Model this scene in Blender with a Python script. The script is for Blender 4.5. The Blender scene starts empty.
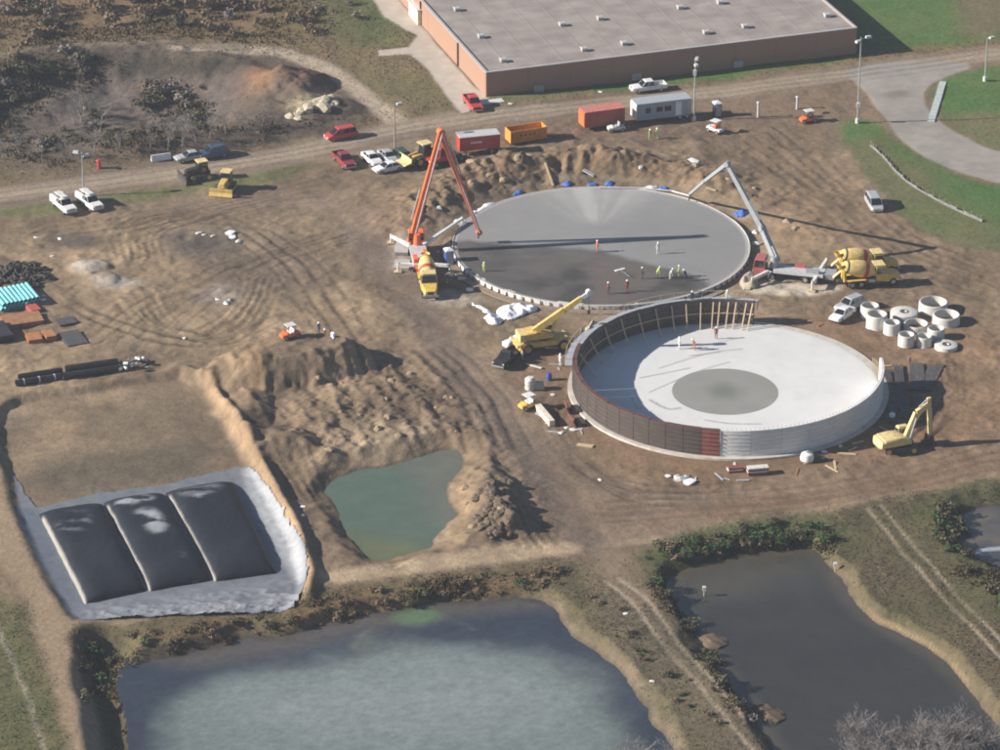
import bpy, bmesh, math, random
import numpy as np
from mathutils import Vector, Matrix
R = math.radians
rnd = random.Random(7)
nr = np.random.RandomState(11)
S = bpy.context.scene
COL = S.collection

# ---------------------------------------------------------------- camera
FPX, CAMH, PITCH, Y0 = 3900.0, 222.0, R(25.6), 450.0
cam_d = bpy.data.cameras.new('camera'); cam = bpy.data.objects.new('camera', cam_d); COL.objects.link(cam)
cam_d.sensor_width = 36.0; cam_d.lens = FPX / 1000.0 * 36.0
cam_d.clip_start = 1.0; cam_d.clip_end = 20000.0
cam.location = (0, -Y0, CAMH); cam.rotation_euler = (R(90) - PITCH, 0, 0)
S.camera = cam
# ---------------------------------------------------------------- sky, sun, exposure
SUN_EL, SUN_AZ = R(25.5), R(6.0)          # shadows run to +x, slightly away from the camera
to_sun = Vector((-math.cos(SUN_AZ) * math.cos(SUN_EL), -math.sin(SUN_AZ) * math.cos(SUN_EL), math.sin(SUN_EL)))
W = bpy.data.worlds.new('World'); S.world = W; W.use_nodes = True
nt = W.node_tree; nt.nodes.clear()
wo = nt.nodes.new('ShaderNodeOutputWorld'); bg = nt.nodes.new('ShaderNodeBackground'); sk = nt.nodes.new('ShaderNodeTexSky')
sk.sky_type = 'NISHITA'; sk.sun_disc = False; sk.sun_elevation = SUN_EL
sk.sun_rotation = math.atan2(to_sun.x, to_sun.y)
sk.altitude = 300; sk.air_density = 1.0; sk.dust_density = 0.25; sk.ozone_density = 2.5
bg.inputs['Strength'].default_value = 0.05
nt.links.new(sk.outputs[0], bg.inputs[0]); nt.links.new(bg.outputs[0], wo.inputs[0])
sd_ = bpy.data.lights.new('sun', 'SUN'); sd_.energy = 5.0; sd_.angle = R(0.55); sd_.color = (1.0, 0.925, 0.83)
sun = bpy.data.objects.new('sun', sd_); COL.objects.link(sun)
sun.rotation_euler = (-to_sun).to_track_quat('-Z', 'Y').to_euler(); sun.location = (-300, -60, 200)
S.view_settings.view_transform = 'Standard'; S.view_settings.look = 'None'
S.view_settings.exposure = 0.95; S.view_settings.gamma = 1.0
S.cycles.filter_width = 1.9

# ---------------------------------------------------------------- place helpers
_cp, _sp = math.cos(PITCH), math.sin(PITCH)
def G(px, py, z=0.0):
    """point of the place at height z seen along the photograph's ray (px, py)"""
    cx = (px - 500.0) / FPX; cy = (375.0 - py) / FPX
    d = (cx, _cp + cy * _sp, -_sp + cy * _cp)
    t = (z - CAMH) / d[2]
    return Vector((t * d[0], t * d[1] - Y0, z))
def hgt(px, py, gy):
    """height of a point seen at (px, py) standing over the ground point seen at row gy"""
    lo, hi = -10.0, 60.0
    for _ in range(50):
        m = (lo + hi) / 2
        p = G(px, py, m)
        if p.y > G(px, gy).y: lo = m
        else: hi = m
    return m
def ang(a, b, z=0.0):
    p, q = G(*a, z), G(*b, z); return math.atan2(q.y - p.y, q.x - p.x)

# ---------------------------------------------------------------- materials
MATS = {}
def mat(name, col, rough=0.6, metal=0.0, var=0.25, scale=3.0, dust=0.0, bump=0.0, bscale=12.0, spec=0.5, stretch=None, dcol=(0.20, 0.15, 0.10), coat=0.0, alpha=None):
    if name in MATS: return MATS[name]
    m = bpy.data.materials.new(name); m.use_nodes = True; t = m.node_tree; b = t.nodes['Principled BSDF']; L = t.links.new
    tc = t.nodes.new('ShaderNodeTexCoord'); mp = t.nodes.new('ShaderNodeMapping'); L(tc.outputs['Object'], mp.inputs[0])
    if stretch: mp.inputs['Scale'].default_value = stretch
    n1 = t.nodes.new('ShaderNodeTexNoise'); n1.inputs['Scale'].default_value = scale; n1.inputs['Detail'].default_value = 6; L(mp.outputs[0], n1.inputs[0])
    rp = t.nodes.new('ShaderNodeMapRange'); rp.inputs[1].default_value = 0.28; rp.inputs[2].default_value = 0.72
    rp.inputs[3].default_value = 1 - var; rp.inputs[4].default_value = 1 + var; L(n1.outputs[0], rp.inputs[0])
    mx = t.nodes.new('ShaderNodeMix'); mx.data_type = 'RGBA'; mx.blend_type = 'MULTIPLY'; mx.inputs[0].default_value = 1
    mx.inputs[6].default_value = (*col, 1); L(rp.outputs[0], mx.inputs[7]); out = mx.outputs[2]
    if dust > 0:
        n2 = t.nodes.new('ShaderNodeTexNoise'); n2.inputs['Scale'].default_value = scale * 0.6; n2.inputs['Detail'].default_value = 7; L(tc.outputs['Object'], n2.inputs[0])
        r2 = t.nodes.new('ShaderNodeMapRange'); r2.inputs[1].default_value = 0.35; r2.inputs[2].default_value = 0.75; r2.inputs[3].default_value = 0; r2.inputs[4].default_value = dust; L(n2.outputs[0], r2.inputs[0])
        m2 = t.nodes.new('ShaderNodeMix'); m2.data_type = 'RGBA'; L(r2.outputs[0], m2.inputs[0]); L(out, m2.inputs[6]); m2.inputs[7].default_value = (*dcol, 1); out = m2.outputs[2]
    L(out, b.inputs['Base Color']); b.inputs['Roughness'].default_value = rough; b.inputs['Metallic'].default_value = metal
    b.inputs['Specular IOR Level'].default_value = spec
    if coat: b.inputs['Coat Weight'].default_value = coat
    if bump > 0:
        n3 = t.nodes.new('ShaderNodeTexNoise'); n3.inputs['Scale'].default_value = bscale; n3.inputs['Detail'].default_value = 5; L(mp.outputs[0], n3.inputs[0])
        bp = t.nodes.new('ShaderNodeBump'); bp.inputs['Strength'].default_value = bump; bp.inputs['Distance'].default_value = 0.08; L(n3.outputs[0], bp.inputs['Height']); L(bp.outputs[0], b.inputs['Normal'])
    MATS[name] = m; return m
def tint_mat(name, rough=0.95, spec=0.15, var=0.22, scale=1.3, bump=0.5, bdist=0.2, bscale=1.6, fine=9.0):
    """earth, water and foliage: the colour of each place comes from the mesh attribute 'tint', grain from noise"""
    m = bpy.data.materials.new(name); m.use_nodes = True; t = m.node_tree; b = t.nodes['Principled BSDF']; L = t.links.new
    at = t.nodes.new('ShaderNodeAttribute'); at.attribute_name = 'tint'
    tc = t.nodes.new('ShaderNodeTexCoord')
    def noise(sc, det=8):
        n = t.nodes.new('ShaderNodeTexNoise'); n.inputs['Scale'].default_value = sc; n.inputs['Detail'].default_value = det; n.inputs['Roughness'].default_value = 0.65; L(tc.outputs['Object'], n.inputs[0]); return n
    def mr(n, a, c):
        r = t.nodes.new('ShaderNodeMapRange'); r.inputs[1].default_value = .28; r.inputs[2].default_value = .72; r.inputs[3].default_value = a; r.inputs[4].default_value = c; L(n.outputs[0], r.inputs[0]); return r
    a = mr(noise(scale), 1 - var, 1 + var); c = mr(noise(fine, 4), 1 - var * .8, 1 + var * .8)
    mu = t.nodes.new('ShaderNodeMath'); mu.operation = 'MULTIPLY'; L(a.outputs[0], mu.inputs[0]); L(c.outputs[0], mu.inputs[1])
    mx = t.nodes.new('ShaderNodeMix'); mx.data_type = 'RGBA'; mx.blend_type = 'MULTIPLY'; mx.inputs[0].default_value = 1
    L(at.outputs['Color'], mx.inputs[6]); L(mu.outputs[0], mx.inputs[7]); L(mx.outputs[2], b.inputs['Base Color'])
    b.inputs['Roughness'].default_value = rough; b.inputs['Specular IOR Level'].default_value = spec
    if bump > 0:
        bn = noise(bscale, 9); bp = t.nodes.new('ShaderNodeBump'); bp.inputs['Strength'].default_value = bump; bp.inputs['Distance'].default_value = bdist
        L(bn.outputs[0], bp.inputs['Height']); L(bp.outputs[0], b.inputs['Normal'])
    MATS[name] = m; return m

M_EARTH = tint_mat('earth', var=0.22, bump=.5, bdist=.25)
M_PAVE = tint_mat('pavement_material', rough=.9, var=.09, scale=.6, bump=.15, bdist=.05, fine=14)
M_WATER = tint_mat('pond_water_material', rough=0.18, spec=0.5, var=0.08, scale=.5, bump=0.6, bdist=0.06, bscale=2.6, fine=3.5)
M_WEED = tint_mat('dry_weed_material', rough=0.9, var=0.15, bump=0)
M_LINER = tint_mat('liner_material', rough=0.55, spec=0.25, var=0.16, scale=.8, bump=0.35, bdist=0.15, bscale=1.2)
M_CONC_T = tint_mat('slab_concrete_material', rough=0.7, spec=0.3, var=0.05, scale=.35, bump=0.1, bdist=0.03, bscale=3)
white = mat('white_paint', (.78, .78, .76), .4, var=.06, dust=.25, coat=.2)
offwhite = mat('worn_white_paint', (.66, .65, .61), .55, var=.12, dust=.35)
red = mat('red_paint', (.50, .035, .035), .35, var=.1, dust=.15, coat=.3)
maroon = mat('maroon_paint', (.26, .02, .035), .35, var=.1, dust=.15, coat=.3)
faded_red = mat('faded_red_paint', (.42, .085, .06), .6, var=.15, dust=.3)
orange = mat('orange_paint', (.82, .155, .04), .45, var=.08, dust=.12)
dump_orange = mat('dumpster_orange_paint', (.70, .27, .03), .55, var=.15, dust=.25)
yellow = mat('machine_yellow_paint', (.64, .44, .12), .55, var=.15, dust=.5)
cream_y = mat('pale_yellow_paint', (.72, .56, .25), .55, var=.15, dust=.4)
mix_y = mat('mixer_yellow_paint', (.74, .48, .09), .5, var=.15, dust=.4)
grey_p = mat('grey_paint', (.36, .37, .38), .5, var=.12, dust=.25)
pale_grey = mat('pale_grey_paint', (.50, .51, .52), .5, var=.12, dust=.25)
blue_p = mat('blue_paint', (.035, .09, .34), .45, var=.12, dust=.15)
navy = mat('navy_paint', (.03, .06, .13), .35, var=.1, dust=.12, coat=.3)
black_p = mat('black_paint', (.018, .018, .022), .4, var=.2, dust=.12)
green_p = mat('dark_green_paint', (.025, .06, .05), .4, var=.2, dust=.12)
silver = mat('silver_paint', (.50, .52, .54), .35, metal=.3, var=.08, dust=.2)
galv = mat('galvanized_steel', (.46, .49, .50), .4, metal=.6, var=.15, scale=2)
dsteel = mat('dark_steel', (.055, .055, .06), .55, metal=.3, var=.3, dust=.25)
glass = mat('vehicle_glass', (.012, .016, .022), .08, var=.1, spec=.7)
rubber = mat('tyre_rubber', (.022, .021, .020), .9, var=.3, dust=.3)
lampw = mat('lamp_lens', (.75, .75, .72), .2, var=.05)
lampr = mat('tail_lens', (.4, .02, .02), .25, var=.05)
conc = mat('precast_concrete', (.56, .55, .52), .85, var=.12, scale=1.5, bump=.2, dust=.2, dcol=(.38, .34, .28))
conc_w = mat('wall_concrete', (.68, .68, .665), .85, var=.12, scale=.7, stretch=(1, 1, 5), bump=.3, bscale=2, dust=.22, dcol=(.36, .35, .33))
conc_f = mat('footing_concrete', (.52, .49, .44), .85, var=.14, scale=1.2, dust=.4, dcol=(.30, .23, .16), bump=.2)
form_m = mat('form_panel_steel', (.058, .044, .038), .75, var=.25, scale=1.5, dust=.22, dcol=(.15, .12, .09), stretch=(1, 1, 4))
form_d = mat('form_inner_face', (.075, .055, .050), .75, var=.3, scale=2, dust=.2, dcol=(.10, .07, .05))
cap_m = mat('rim_maroon', (.10, .035, .032), .75, var=.3, dust=.2)
form_r = mat('rusty_red_form', (.20, .055, .045), .75, var=.25, scale=2, dust=.25)
wood = mat('sawn_lumber', (.52, .40, .25), .8, var=.2, scale=4, dust=.15)
plank_g = mat('weathered_plank', (.34, .36, .40), .85, var=.2, scale=3, dust=.15)
rust = mat('rusty_sheet', (.30, .13, .06), .85, var=.35, scale=1.2, dust=.5, dcol=(.24, .18, .12), bump=.2)
tarp_w = mat('white_plastic_sheet', (.80, .81, .82), .4, var=.05, bump=.5, bscale=2.5, dust=.12)
tarp_b = mat('blue_tarp_material', (.05, .14, .45), .5, var=.2, bump=.4, bscale=3)
turq = mat('turquoise_pipe_material', (.22, .62, .66), .4, var=.1, dust=.15)
hdpe = mat('black_pipe_material', (.016, .017, .021), .45, var=.3, dust=.18)
brick_w = mat('tan_brick_wall', (.32, .19, .13), .85, var=.07, scale=2.5, stretch=(1, 1, 6), bump=.15)
roof_m = mat('roof_membrane', (.31, .27, .245), .9, var=.13, scale=.5, dust=.75, dcol=(.165, .135, .125), bump=.15, stretch=(.2, 1, 1), bscale=3)
coping = mat('roof_edge_metal', (.42, .40, .39), .5, var=.08)
bark = mat('grey_bark', (.26, .235, .215), .9, var=.25)
twig = mat('grey_twig', (.21, .19, .178), .9, var=.25)
skin_m = mat('skin', (.50, .31, .22), .6, var=.05)
denim = mat('denim_cloth', (.05, .065, .11), .9, var=.2)
hiviz = mat('hi_vis_cloth', (.40, .50, .12), .8, var=.1)
orange_c = mat('orange_cloth', (.48, .17, .07), .8, var=.1)
white_c = mat('white_cloth', (.68, .68, .66), .8, var=.1)
red_c = mat('red_cloth', (.22, .06, .055), .8, var=.1)
dark_c = mat('dark_cloth', (.04, .045, .06), .8, var=.2)
hat_m = mat('hard_hat_plastic', (.80, .80, .78), .35, var=.04)

# ---------------------------------------------------------------- mesh builder
class MB:
    def __init__(s): s.v = []; s.f = []; s.mi = []; s.cur = 0
    def add(s, vs, fs):
        o = len(s.v); s.v += [tuple(p) for p in vs]
        for f in fs: s.f.append(tuple(i + o for i in f)); s.mi.append(s.cur)
        return s
    def box(s, c, d, rz=0.0, ry=0.0, top=(1, 1), sh=(0, 0)):
        x, y, z = d[0] / 2, d[1] / 2, d[2] / 2; tx, ty = top
        vs = [(-x, -y, -z), (x, -y, -z), (x, y, -z), (-x, y, -z), (-x * tx + sh[0], -y * ty + sh[1], z), (x * tx + sh[0], -y * ty + sh[1], z), (x * tx + sh[0], y * ty + sh[1], z), (-x * tx + sh[0], y * ty + sh[1], z)]
        m = Matrix.Translation(c) @ Matrix.Rotation(rz, 4, 'Z') @ Matrix.Rotation(ry, 4, 'Y')
        return s.add([m @ Vector(p) for p in vs], [(0, 3, 2, 1), (4, 5, 6, 7), (0, 1, 5, 4), (1, 2, 6, 5), (2, 3, 7, 6), (3, 0, 4, 7)])
    def beam(s, a, b, w, h, w2=None, h2=None):
        a, b = Vector(a), Vector(b); d = (b - a).normalized()
        up = Vector((0, 0, 1)) if abs(d.z) < .95 else Vector((1, 0, 0))
        sx = d.cross(up).normalized(); uz = sx.cross(d).normalized(); w2 = w if w2 is None else w2; h2 = h if h2 is None else h2
        vs = [p + sx * (i * ww / 2) + uz * (j * hh / 2) for p, ww, hh in ((a, w, h), (b, w2, h2)) for i, j in ((-1, -1), (1, -1), (1, 1), (-1, 1))]
        return s.add(vs, [(0, 1, 2, 3), (7, 6, 5, 4), (0, 4, 5, 1), (1, 5, 6, 2), (2, 6, 7, 3), (3, 7, 4, 0)])
    def cyl(s, a, b, r, r2=None, n=12, caps=True):
        a, b = Vector(a), Vector(b); d = (b - a).normalized(); r2 = r if r2 is None else r2
        up = Vector((0, 0, 1)) if abs(d.z) < .95 else Vector((1, 0, 0)); sx = d.cross(up).normalized(); uz = sx.cross(d).normalized()
        vs = [p + sx * (rr * math.cos(6.283185 * k / n)) + uz * (rr * math.sin(6.283185 * k / n)) for p, rr in ((a, r), (b, r2)) for k in range(n)]
        fs = [(k, n + k, n + (k + 1) % n, (k + 1) % n) for k in range(n)]
        if caps: fs += [tuple(range(n)), tuple(reversed(range(n, 2 * n)))]
        return s.add(vs, fs)
    def lathe(s, prof, n=20, M=None, close=False):
        """prof: (radius, height) pairs, turned about z"""
        M = M or Matrix(); m = len(prof)
        vs = [M @ Vector((r * math.cos(6.283185 * k / n), r * math.sin(6.283185 * k / n), z)) for r, z in prof for k in range(n)]
        fs = [(i * n + k, i * n + (k + 1) % n, ((i + 1) % m) * n + (k + 1) % n, ((i + 1) % m) * n + k) for i in range(m if close else m - 1) for k in range(n)]
        if not close:
            if prof[0][0] > 0: fs.append(tuple(reversed(range(n))))
            if prof[-1][0] > 0: fs.append(tuple(range((m - 1) * n, m * n)))
        return s.add(vs, fs)
    def prism(s, prof, y0, y1, in0=None):
        """prof: (x, z) outline counter-clockwise seen from -y, pushed from y0 to y1"""
        n = len(prof); vs = [(x, y0, z) for x, z in prof] + [(x, y1, z) for x, z in prof]
        return s.add(vs, [tuple(range(n)), tuple(reversed(range(n, 2 * n)))] + [(k, n + k, n + (k + 1) % n, (k + 1) % n) for k in range(n)])
    def loft(s, secs, closed=True, caps=True):
        n = len(secs[0]); vs = [p for q in secs for p in q]
        fs = [(i * n + k, i * n + (k + 1) % n, (i + 1) * n + (k + 1) % n, (i + 1) * n + k) for i in range(len(secs) - 1) for k in range(n if closed else n - 1)]
        if caps: fs += [tuple(reversed(range(n))), tuple(range((len(secs) - 1) * n, len(secs) * n))]
        return s.add(vs, fs)
    def mesh(s, name, mats, smooth=False):
        me = bpy.data.meshes.new(name); me.from_pydata(s.v, [], s.f)
        for m in (mats if isinstance(mats, (list, tuple)) else [mats]): me.materials.append(m)
        if any(s.mi): me.polygons.foreach_set('material_index', s.mi)
        bm = bmesh.new(); bm.from_mesh(me); bmesh.ops.recalc_face_normals(bm, faces=bm.faces); bm.to_mesh(me); bm.free()
        if smooth:
            me.polygons.foreach_set('use_smooth', [True] * len(me.polygons)); me.set_sharp_from_angle(angle=R(38))
        me.update(); return me
    def part(s, name, m, parent=None, smooth=False, loc=(0, 0, 0), rot=(0, 0, 0), label=None):
        o = bpy.data.objects.new(name, s.mesh(name, m, smooth)); COL.objects.link(o); o.parent = parent; o.location = loc; o.rotation_euler = rot
        if label: o['label'] = label
        return o
def link_mesh(name, me, parent=None, loc=(0, 0, 0), rot=(0, 0, 0), sc=None):
    o = bpy.data.objects.new(name, me); COL.objects.link(o); o.parent = parent; o.location = loc; o.rotation_euler = rot
    if sc: o.scale = sc
    return o
def tag(o, label, cat, group=None, kind=None):
    if label: o['label'] = label
    if cat: o['category'] = cat
    if group: o['group'] = group
    if kind: o['kind'] = kind
    return o
def thing(name, label, cat, loc, rz=0.0, group=None):
    o = bpy.data.objects.new(name, None); COL.objects.link(o); o.location = loc; o.rotation_euler = (0, 0, rz); o.empty_display_size = .5
    return tag(o, label, cat, group)
def copy_tree(o, parent=None, loc=None, rz=None, label=None, group=None, sc=None):
    c = o.copy(); COL.objects.link(c)
    if parent is not None: c.parent = parent
    if loc is not None: c.location = loc
    if rz is not None: c.rotation_euler = (0, 0, rz)
    if sc is not None: c.scale = sc
    if label: c['label'] = label
    if group: c['group'] = group
    for ch in list(o.children): copy_tree(ch, c)
    return c
def structure(o, label=None):
    o['kind'] = 'structure'
    if label: o['label'] = label
    return o
# ---------------------------------------------------------------- noise and ground grid
def _hash(i, j, seed):
    h = (i.astype(np.int64) * 374761393 + j.astype(np.int64) * 668265263 + seed * 974634777) & 0xffffffff
    h = ((h ^ (h >> 13)) * 1274126177) & 0xffffffff
    return ((h ^ (h >> 16)) & 0xffffff) / float(0xffffff)
def vnoise(x, y, seed=0):
    xi = np.floor(x); yi = np.floor(y); fx = x - xi; fy = y - yi; fx = fx * fx * (3 - 2 * fx); fy = fy * fy * (3 - 2 * fy)
    xi = xi.astype(np.int64); yi = yi.astype(np.int64)
    a = _hash(xi, yi, seed); b = _hash(xi + 1, yi, seed); c = _hash(xi, yi + 1, seed); d = _hash(xi + 1, yi + 1, seed)
    return (a + (b - a) * fx) * (1 - fy) + (c + (d - c) * fx) * fy
def fbm(x, y, scale, octv=5, seed=0, gain=.5):
    """about -1..1"""
    t = 0; a = 1; n = 0
    for o in range(octv):
        k = 2 ** o / scale; ca, sa = math.cos(o * .7), math.sin(o * .7)
        t = t + a * vnoise((x * ca - y * sa) * k + 31.7 * o, (x * sa + y * ca) * k + 17.3 * o, seed + o * 7); n += a; a *= gain
    return (t / n) * 2 - 1
def ridge(x, y, scale, octv=4, seed=0):
    return 1 - np.abs(fbm(x, y, scale, octv, seed)) * 2

DX, DY = 0.31, 0.40
gx = np.arange(-96, 96.01, DX); gy = np.arange(-94, 192, DY)
farx = np.array([110, 135, 180, 260, 420, 700, 1200, 2000, 3000.0])
gx = np.concatenate([-farx[::-1], gx, farx]); gy = np.concatenate([-np.array([2600, 1600, 1000, 600, 380, 250, 180, 140, 110.0]), gy, np.array([205, 225, 260, 320, 420, 600, 900, 1400, 2200, 3400.0])])
NX, NY = len(gx), len(gy)
X, Y = np.meshgrid(gx, gy); X = X.ravel(); Y = Y.ravel()
N_big = fbm(X, Y, 26, 5, 1); N_mid = fbm(X, Y, 7, 5, 2); N_sml = fbm(X, Y, 2.2, 4, 3); N_fin = fbm(X, Y, .9, 3, 4)
WX = X + 1.5 * fbm(X, Y, 6, 4, 5); WY = Y + 1.8 * fbm(X, Y, 6, 4, 6)      # warped copies for ragged edges

def _pts(pts, z): return [(p.x, p.y) for p in (G(a, b, z) for a, b in pts)]
def smooth_closed(p, it=2):
    for _ in range(it):
        q = []
        for i in range(len(p)):
            a, b = p[i], p[(i + 1) % len(p)]
            q += [(a[0] * .75 + b[0] * .25, a[1] * .75 + b[1] * .25), (a[0] * .25 + b[0] * .75, a[1] * .25 + b[1] * .75)]
        p = q
    return p
def smooth_open(p, it=2):
    for _ in range(it):
        q = [p[0]]
        for a, b in zip(p[:-1], p[1:]):
            q += [(a[0] * .75 + b[0] * .25, a[1] * .75 + b[1] * .25), (a[0] * .25 + b[0] * .75, a[1] * .25 + b[1] * .75)]
        p = q + [p[-1]]
    return p
def sd_poly(P, x, y, pad=12.0):
    """signed distance, negative inside; +pad beyond the padded box"""
    px = [p[0] for p in P]; py = [p[1] for p in P]; out = np.full(x.shape, float(pad))
    sel = np.nonzero((x > min(px) - pad) & (x < max(px) + pad) & (y > min(py) - pad) & (y < max(py) + pad))[0]
    if len(sel) == 0: return out
    xs, ys = x[sel], y[sel]; d2 = np.full(xs.shape, 1e18); ins = np.zeros(xs.shape, bool)
    for (ax, ay), (bx, by) in zip(P, P[1:] + P[:1]):
        ex, ey = bx - ax, by - ay; wx, wy = xs - ax, ys - ay
        t = np.clip((wx * ex + wy * ey) / (ex * ex + ey * ey + 1e-12), 0, 1)
        d2 = np.minimum(d2, (wx - ex * t) ** 2 + (wy - ey * t) ** 2)
        c = (ay > ys) != (by > ys)
        if ey != 0: ins ^= c & (xs < (bx - ax) * (ys - ay) / ey + ax)
    out[sel] = np.minimum(np.where(ins, -1, 1) * np.sqrt(d2), pad); return out
def d_line(P, x, y, pad=8.0):
    px = [p[0] for p in P]; py = [p[1] for p in P]; out = np.full(x.shape, float(pad))
    sel = np.nonzero((x > min(px) - pad) & (x < max(px) + pad) & (y > min(py) - pad) & (y < max(py) + pad))[0]
    if len(sel) == 0: return out
    xs, ys = x[sel], y[sel]; d2 = np.full(xs.shape, 1e18)
    for (ax, ay), (bx, by) in zip(P[:-1], P[1:]):
        ex, ey = bx - ax, by - ay; wx, wy = xs - ax, ys - ay
        t = np.clip((wx * ex + wy * ey) / (ex * ex + ey * ey + 1e-12), 0, 1)
        d2 = np.minimum(d2, (wx - ex * t) ** 2 + (wy - ey * t) ** 2)
    out[sel] = np.minimum(np.sqrt(d2), pad); return out
def sstep(a, b, v): t = np.clip((v - a) / (b - a), 0, 1); return t * t * (3 - 2 * t)
def poly(pts, soft=1.0, z=0.0, warp=1.0, rnd_=2, pad=12.0):
    P = _pts(pts, z)
    if rnd_: P = smooth_closed(P, rnd_)
    x, y = (X + warp * (WX - X), Y + warp * (WY - Y)) if warp else (X, Y)
    return 1 - sstep(-soft, soft, sd_poly(P, x, y, max(pad, soft + 2)))
def sdp(pts, z=0.0, warp=.5, rnd_=2, pad=14.0):
    P = _pts(pts, z)
    if rnd_: P = smooth_closed(P, rnd_)
    return sd_poly(P, X + warp * (WX - X), Y + warp * (WY - Y), pad)
def band(pts, w, soft=.5, warp=.3, z=0.0):
    P = smooth_open(_pts(pts, z), 2)
    return 1 - sstep(w / 2 - soft / 2, w / 2 + soft / 2, d_line(P, X + warp * (WX - X), Y + warp * (WY - Y), max(6, w + 3)))

# ---- outlines, in the photograph's own pixels, laid down on the ground
ROAD = [(-260, 238), (0, 184), (100, 173), (200, 159), (300, 143), (380, 127), (440, 114), (520, 105), (640, 93), (760, 78), (860, 62), (1000, 42), (1300, 6), (1300, 34), (1000, 64), (930, 73), (860, 80), (760, 95), (640, 109), (520, 123), (440, 135), (380, 150), (300, 165), (200, 182), (100, 196), (0, 209), (-260, 262)]
ACCESS = [(838, 70), (862, 84), (873, 100), (884, 118), (898, 137), (930, 161), (965, 174), (1010, 184), (1200, 200), (1200, 160), (1010, 154), (968, 140), (940, 122), (924, 104), (923, 90), (940, 78), (985, 62), (900, 58)]
APRON = [(384, 16), (416, 36), (409, 47), (378, 50), (379, 56), (410, 54), (430, 72), (448, 98), (460, 114), (492, 106), (487, 97), (471, 84), (400, 0), (378, -22), (366, -10)]
HAUL = [(150, 218), (250, 205), (330, 215), (352, 250), (385, 290), (420, 330), (462, 385), (505, 450), (545, 508), (585, 550), (612, 598), (650, 604), (640, 560), (650, 540), (700, 528), (780, 516), (860, 504), (920, 490), (1000, 476), (1100, 460), (1100, 425), (1000, 440), (930, 462), (860, 478), (760, 490), (690, 492), (640, 482), (590, 462), (556, 430), (520, 400), (480, 350), (440, 305), (410, 275), (395, 245), (370, 205), (330, 190), (240, 188), (150, 200)]
GRAVEL = [(318, 574), (360, 567), (400, 561), (460, 553), (520, 544), (570, 539), (590, 552), (540, 558), (470, 566), (420, 573), (370, 581), (325, 587)]
FARM = [(-60, 470), (4, 560), (24, 600), (36, 640), (50, 690), (72, 750), (95, 800), (135, 800), (112, 750), (96, 706), (80, 668), (66, 640), (78, 622), (108, 618), (150, 620), (150, 612), (90, 616), (62, 606), (44, 570), (20, 520), (2, 480), (-40, 430)]
POND_A = [(134, 680), (148, 662), (200, 648), (260, 638), (320, 626), (370, 614), (430, 604), (480, 599), (525, 597), (548, 604), (563, 622), (580, 642), (604, 660), (628, 682), (648, 712), (664, 735), (680, 770), (690, 830), (140, 830), (150, 750), (147, 712)]
POND_B = [(664, 580), (690, 566), (740, 557), (790, 551), (822, 552), (832, 570), (848, 598), (868, 618), (896, 634), (924, 648), (950, 668), (975, 694), (1000, 722), (1060, 800), (790, 800), (776, 750), (752, 712), (726, 676), (700, 640), (680, 610)]
POND_C = [(324, 482), (350, 474), (395, 464), (432, 452), (460, 448), (468, 458), (452, 480), (446, 500), (450, 520), (440, 545), (410, 558), (380, 562), (360, 552), (345, 532), (333, 508)]
POND_D = [(955, 520), (985, 506), (1060, 500), (1100, 640), (1020, 590), (985, 566), (962, 545)]
LAWN = [[(836, 122), (870, 119), (886, 132), (930, 164), (1000, 188), (1200, 206), (1200, 262), (1000, 250), (962, 254), (930, 238), (902, 212), (872, 182), (850, 150)],
        [(940, 74), (1000, 66), (1300, 34), (1300, 170), (1010, 152), (968, 137), (942, 120), (930, 100)],
        [(490, 106), (560, 97), (640, 88), (740, 76), (860, 56), (862, 50), (740, 66), (640, 78), (486, 98)],
        [(850, 22), (862, 52), (1000, 36), (1300, 0), (1300, -220), (700, -220), (800, -60)]]
T1C, T2C = (601, 244.5), (728, 387)                                   # tank centres
c1 = G(*T1C, .6); c2 = G(*T2C, .25)
R1 = (G(749, 246, .6).x - G(452, 246, .6).x) / 2; R2 = (G(888, 387, .25).x - G(567.5, 387, .25).x) / 2

# ---- height
m_road = poly(ROAD, 1.0, warp=.5); m_acc = poly(ACCESS, .35, warp=.1); m_apron = poly(APRON, .3, warp=0, rnd_=0)
m_haul = poly(HAUL, 3.0, warp=1.2); m_grav = poly(GRAVEL, .8, warp=.5); m_farm = poly(FARM, 1.0, warp=.6)
m_lawn = np.clip(sum(poly(l, 1.6, warp=1.0) for l in LAWN), 0, 1) * (1 - m_road) * (1 - m_acc)
d1 = np.hypot(X - c1.x, Y - c1.y) - R1; d2 = np.hypot(X - c2.x, Y - c2.y) - R2
m_site = poly([(-40, 215), (250, 180), (400, 150), (470, 132), (700, 118), (800, 122), (850, 150), (930, 240), (1080, 300), (1100, 470), (860, 520), (640, 560), (560, 560), (320, 610), (0, 470), (-60, 420)], 6, warp=1)
flat = np.clip(m_road + m_acc + m_apron + .8 * m_haul + m_grav + m_farm + .75 * m_lawn + (1 - sstep(2, 6, d1)) + (1 - sstep(2, 6, d2)), 0, 1)
Hh = .35 * N_big + (.30 * N_mid + .10 * N_sml) * (1 - .85 * flat)
Hh += m_site * (1 - flat) * (.16 * ridge(X, Y, 3.2, 3, 21) + .05 * N_fin)
Hh *= 1 - np.clip(sstep(0, 1, m_apron) + (1 - sstep(1, 4, d1)) + (1 - sstep(1, 4, d2)), 0, 1)
far = np.clip((np.hypot(X, Y - 40) - 260) / 800, 0, 1); Hh = Hh * (1 - far) + far * 6 * fbm(X, Y, 420, 3, 40)
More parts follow.
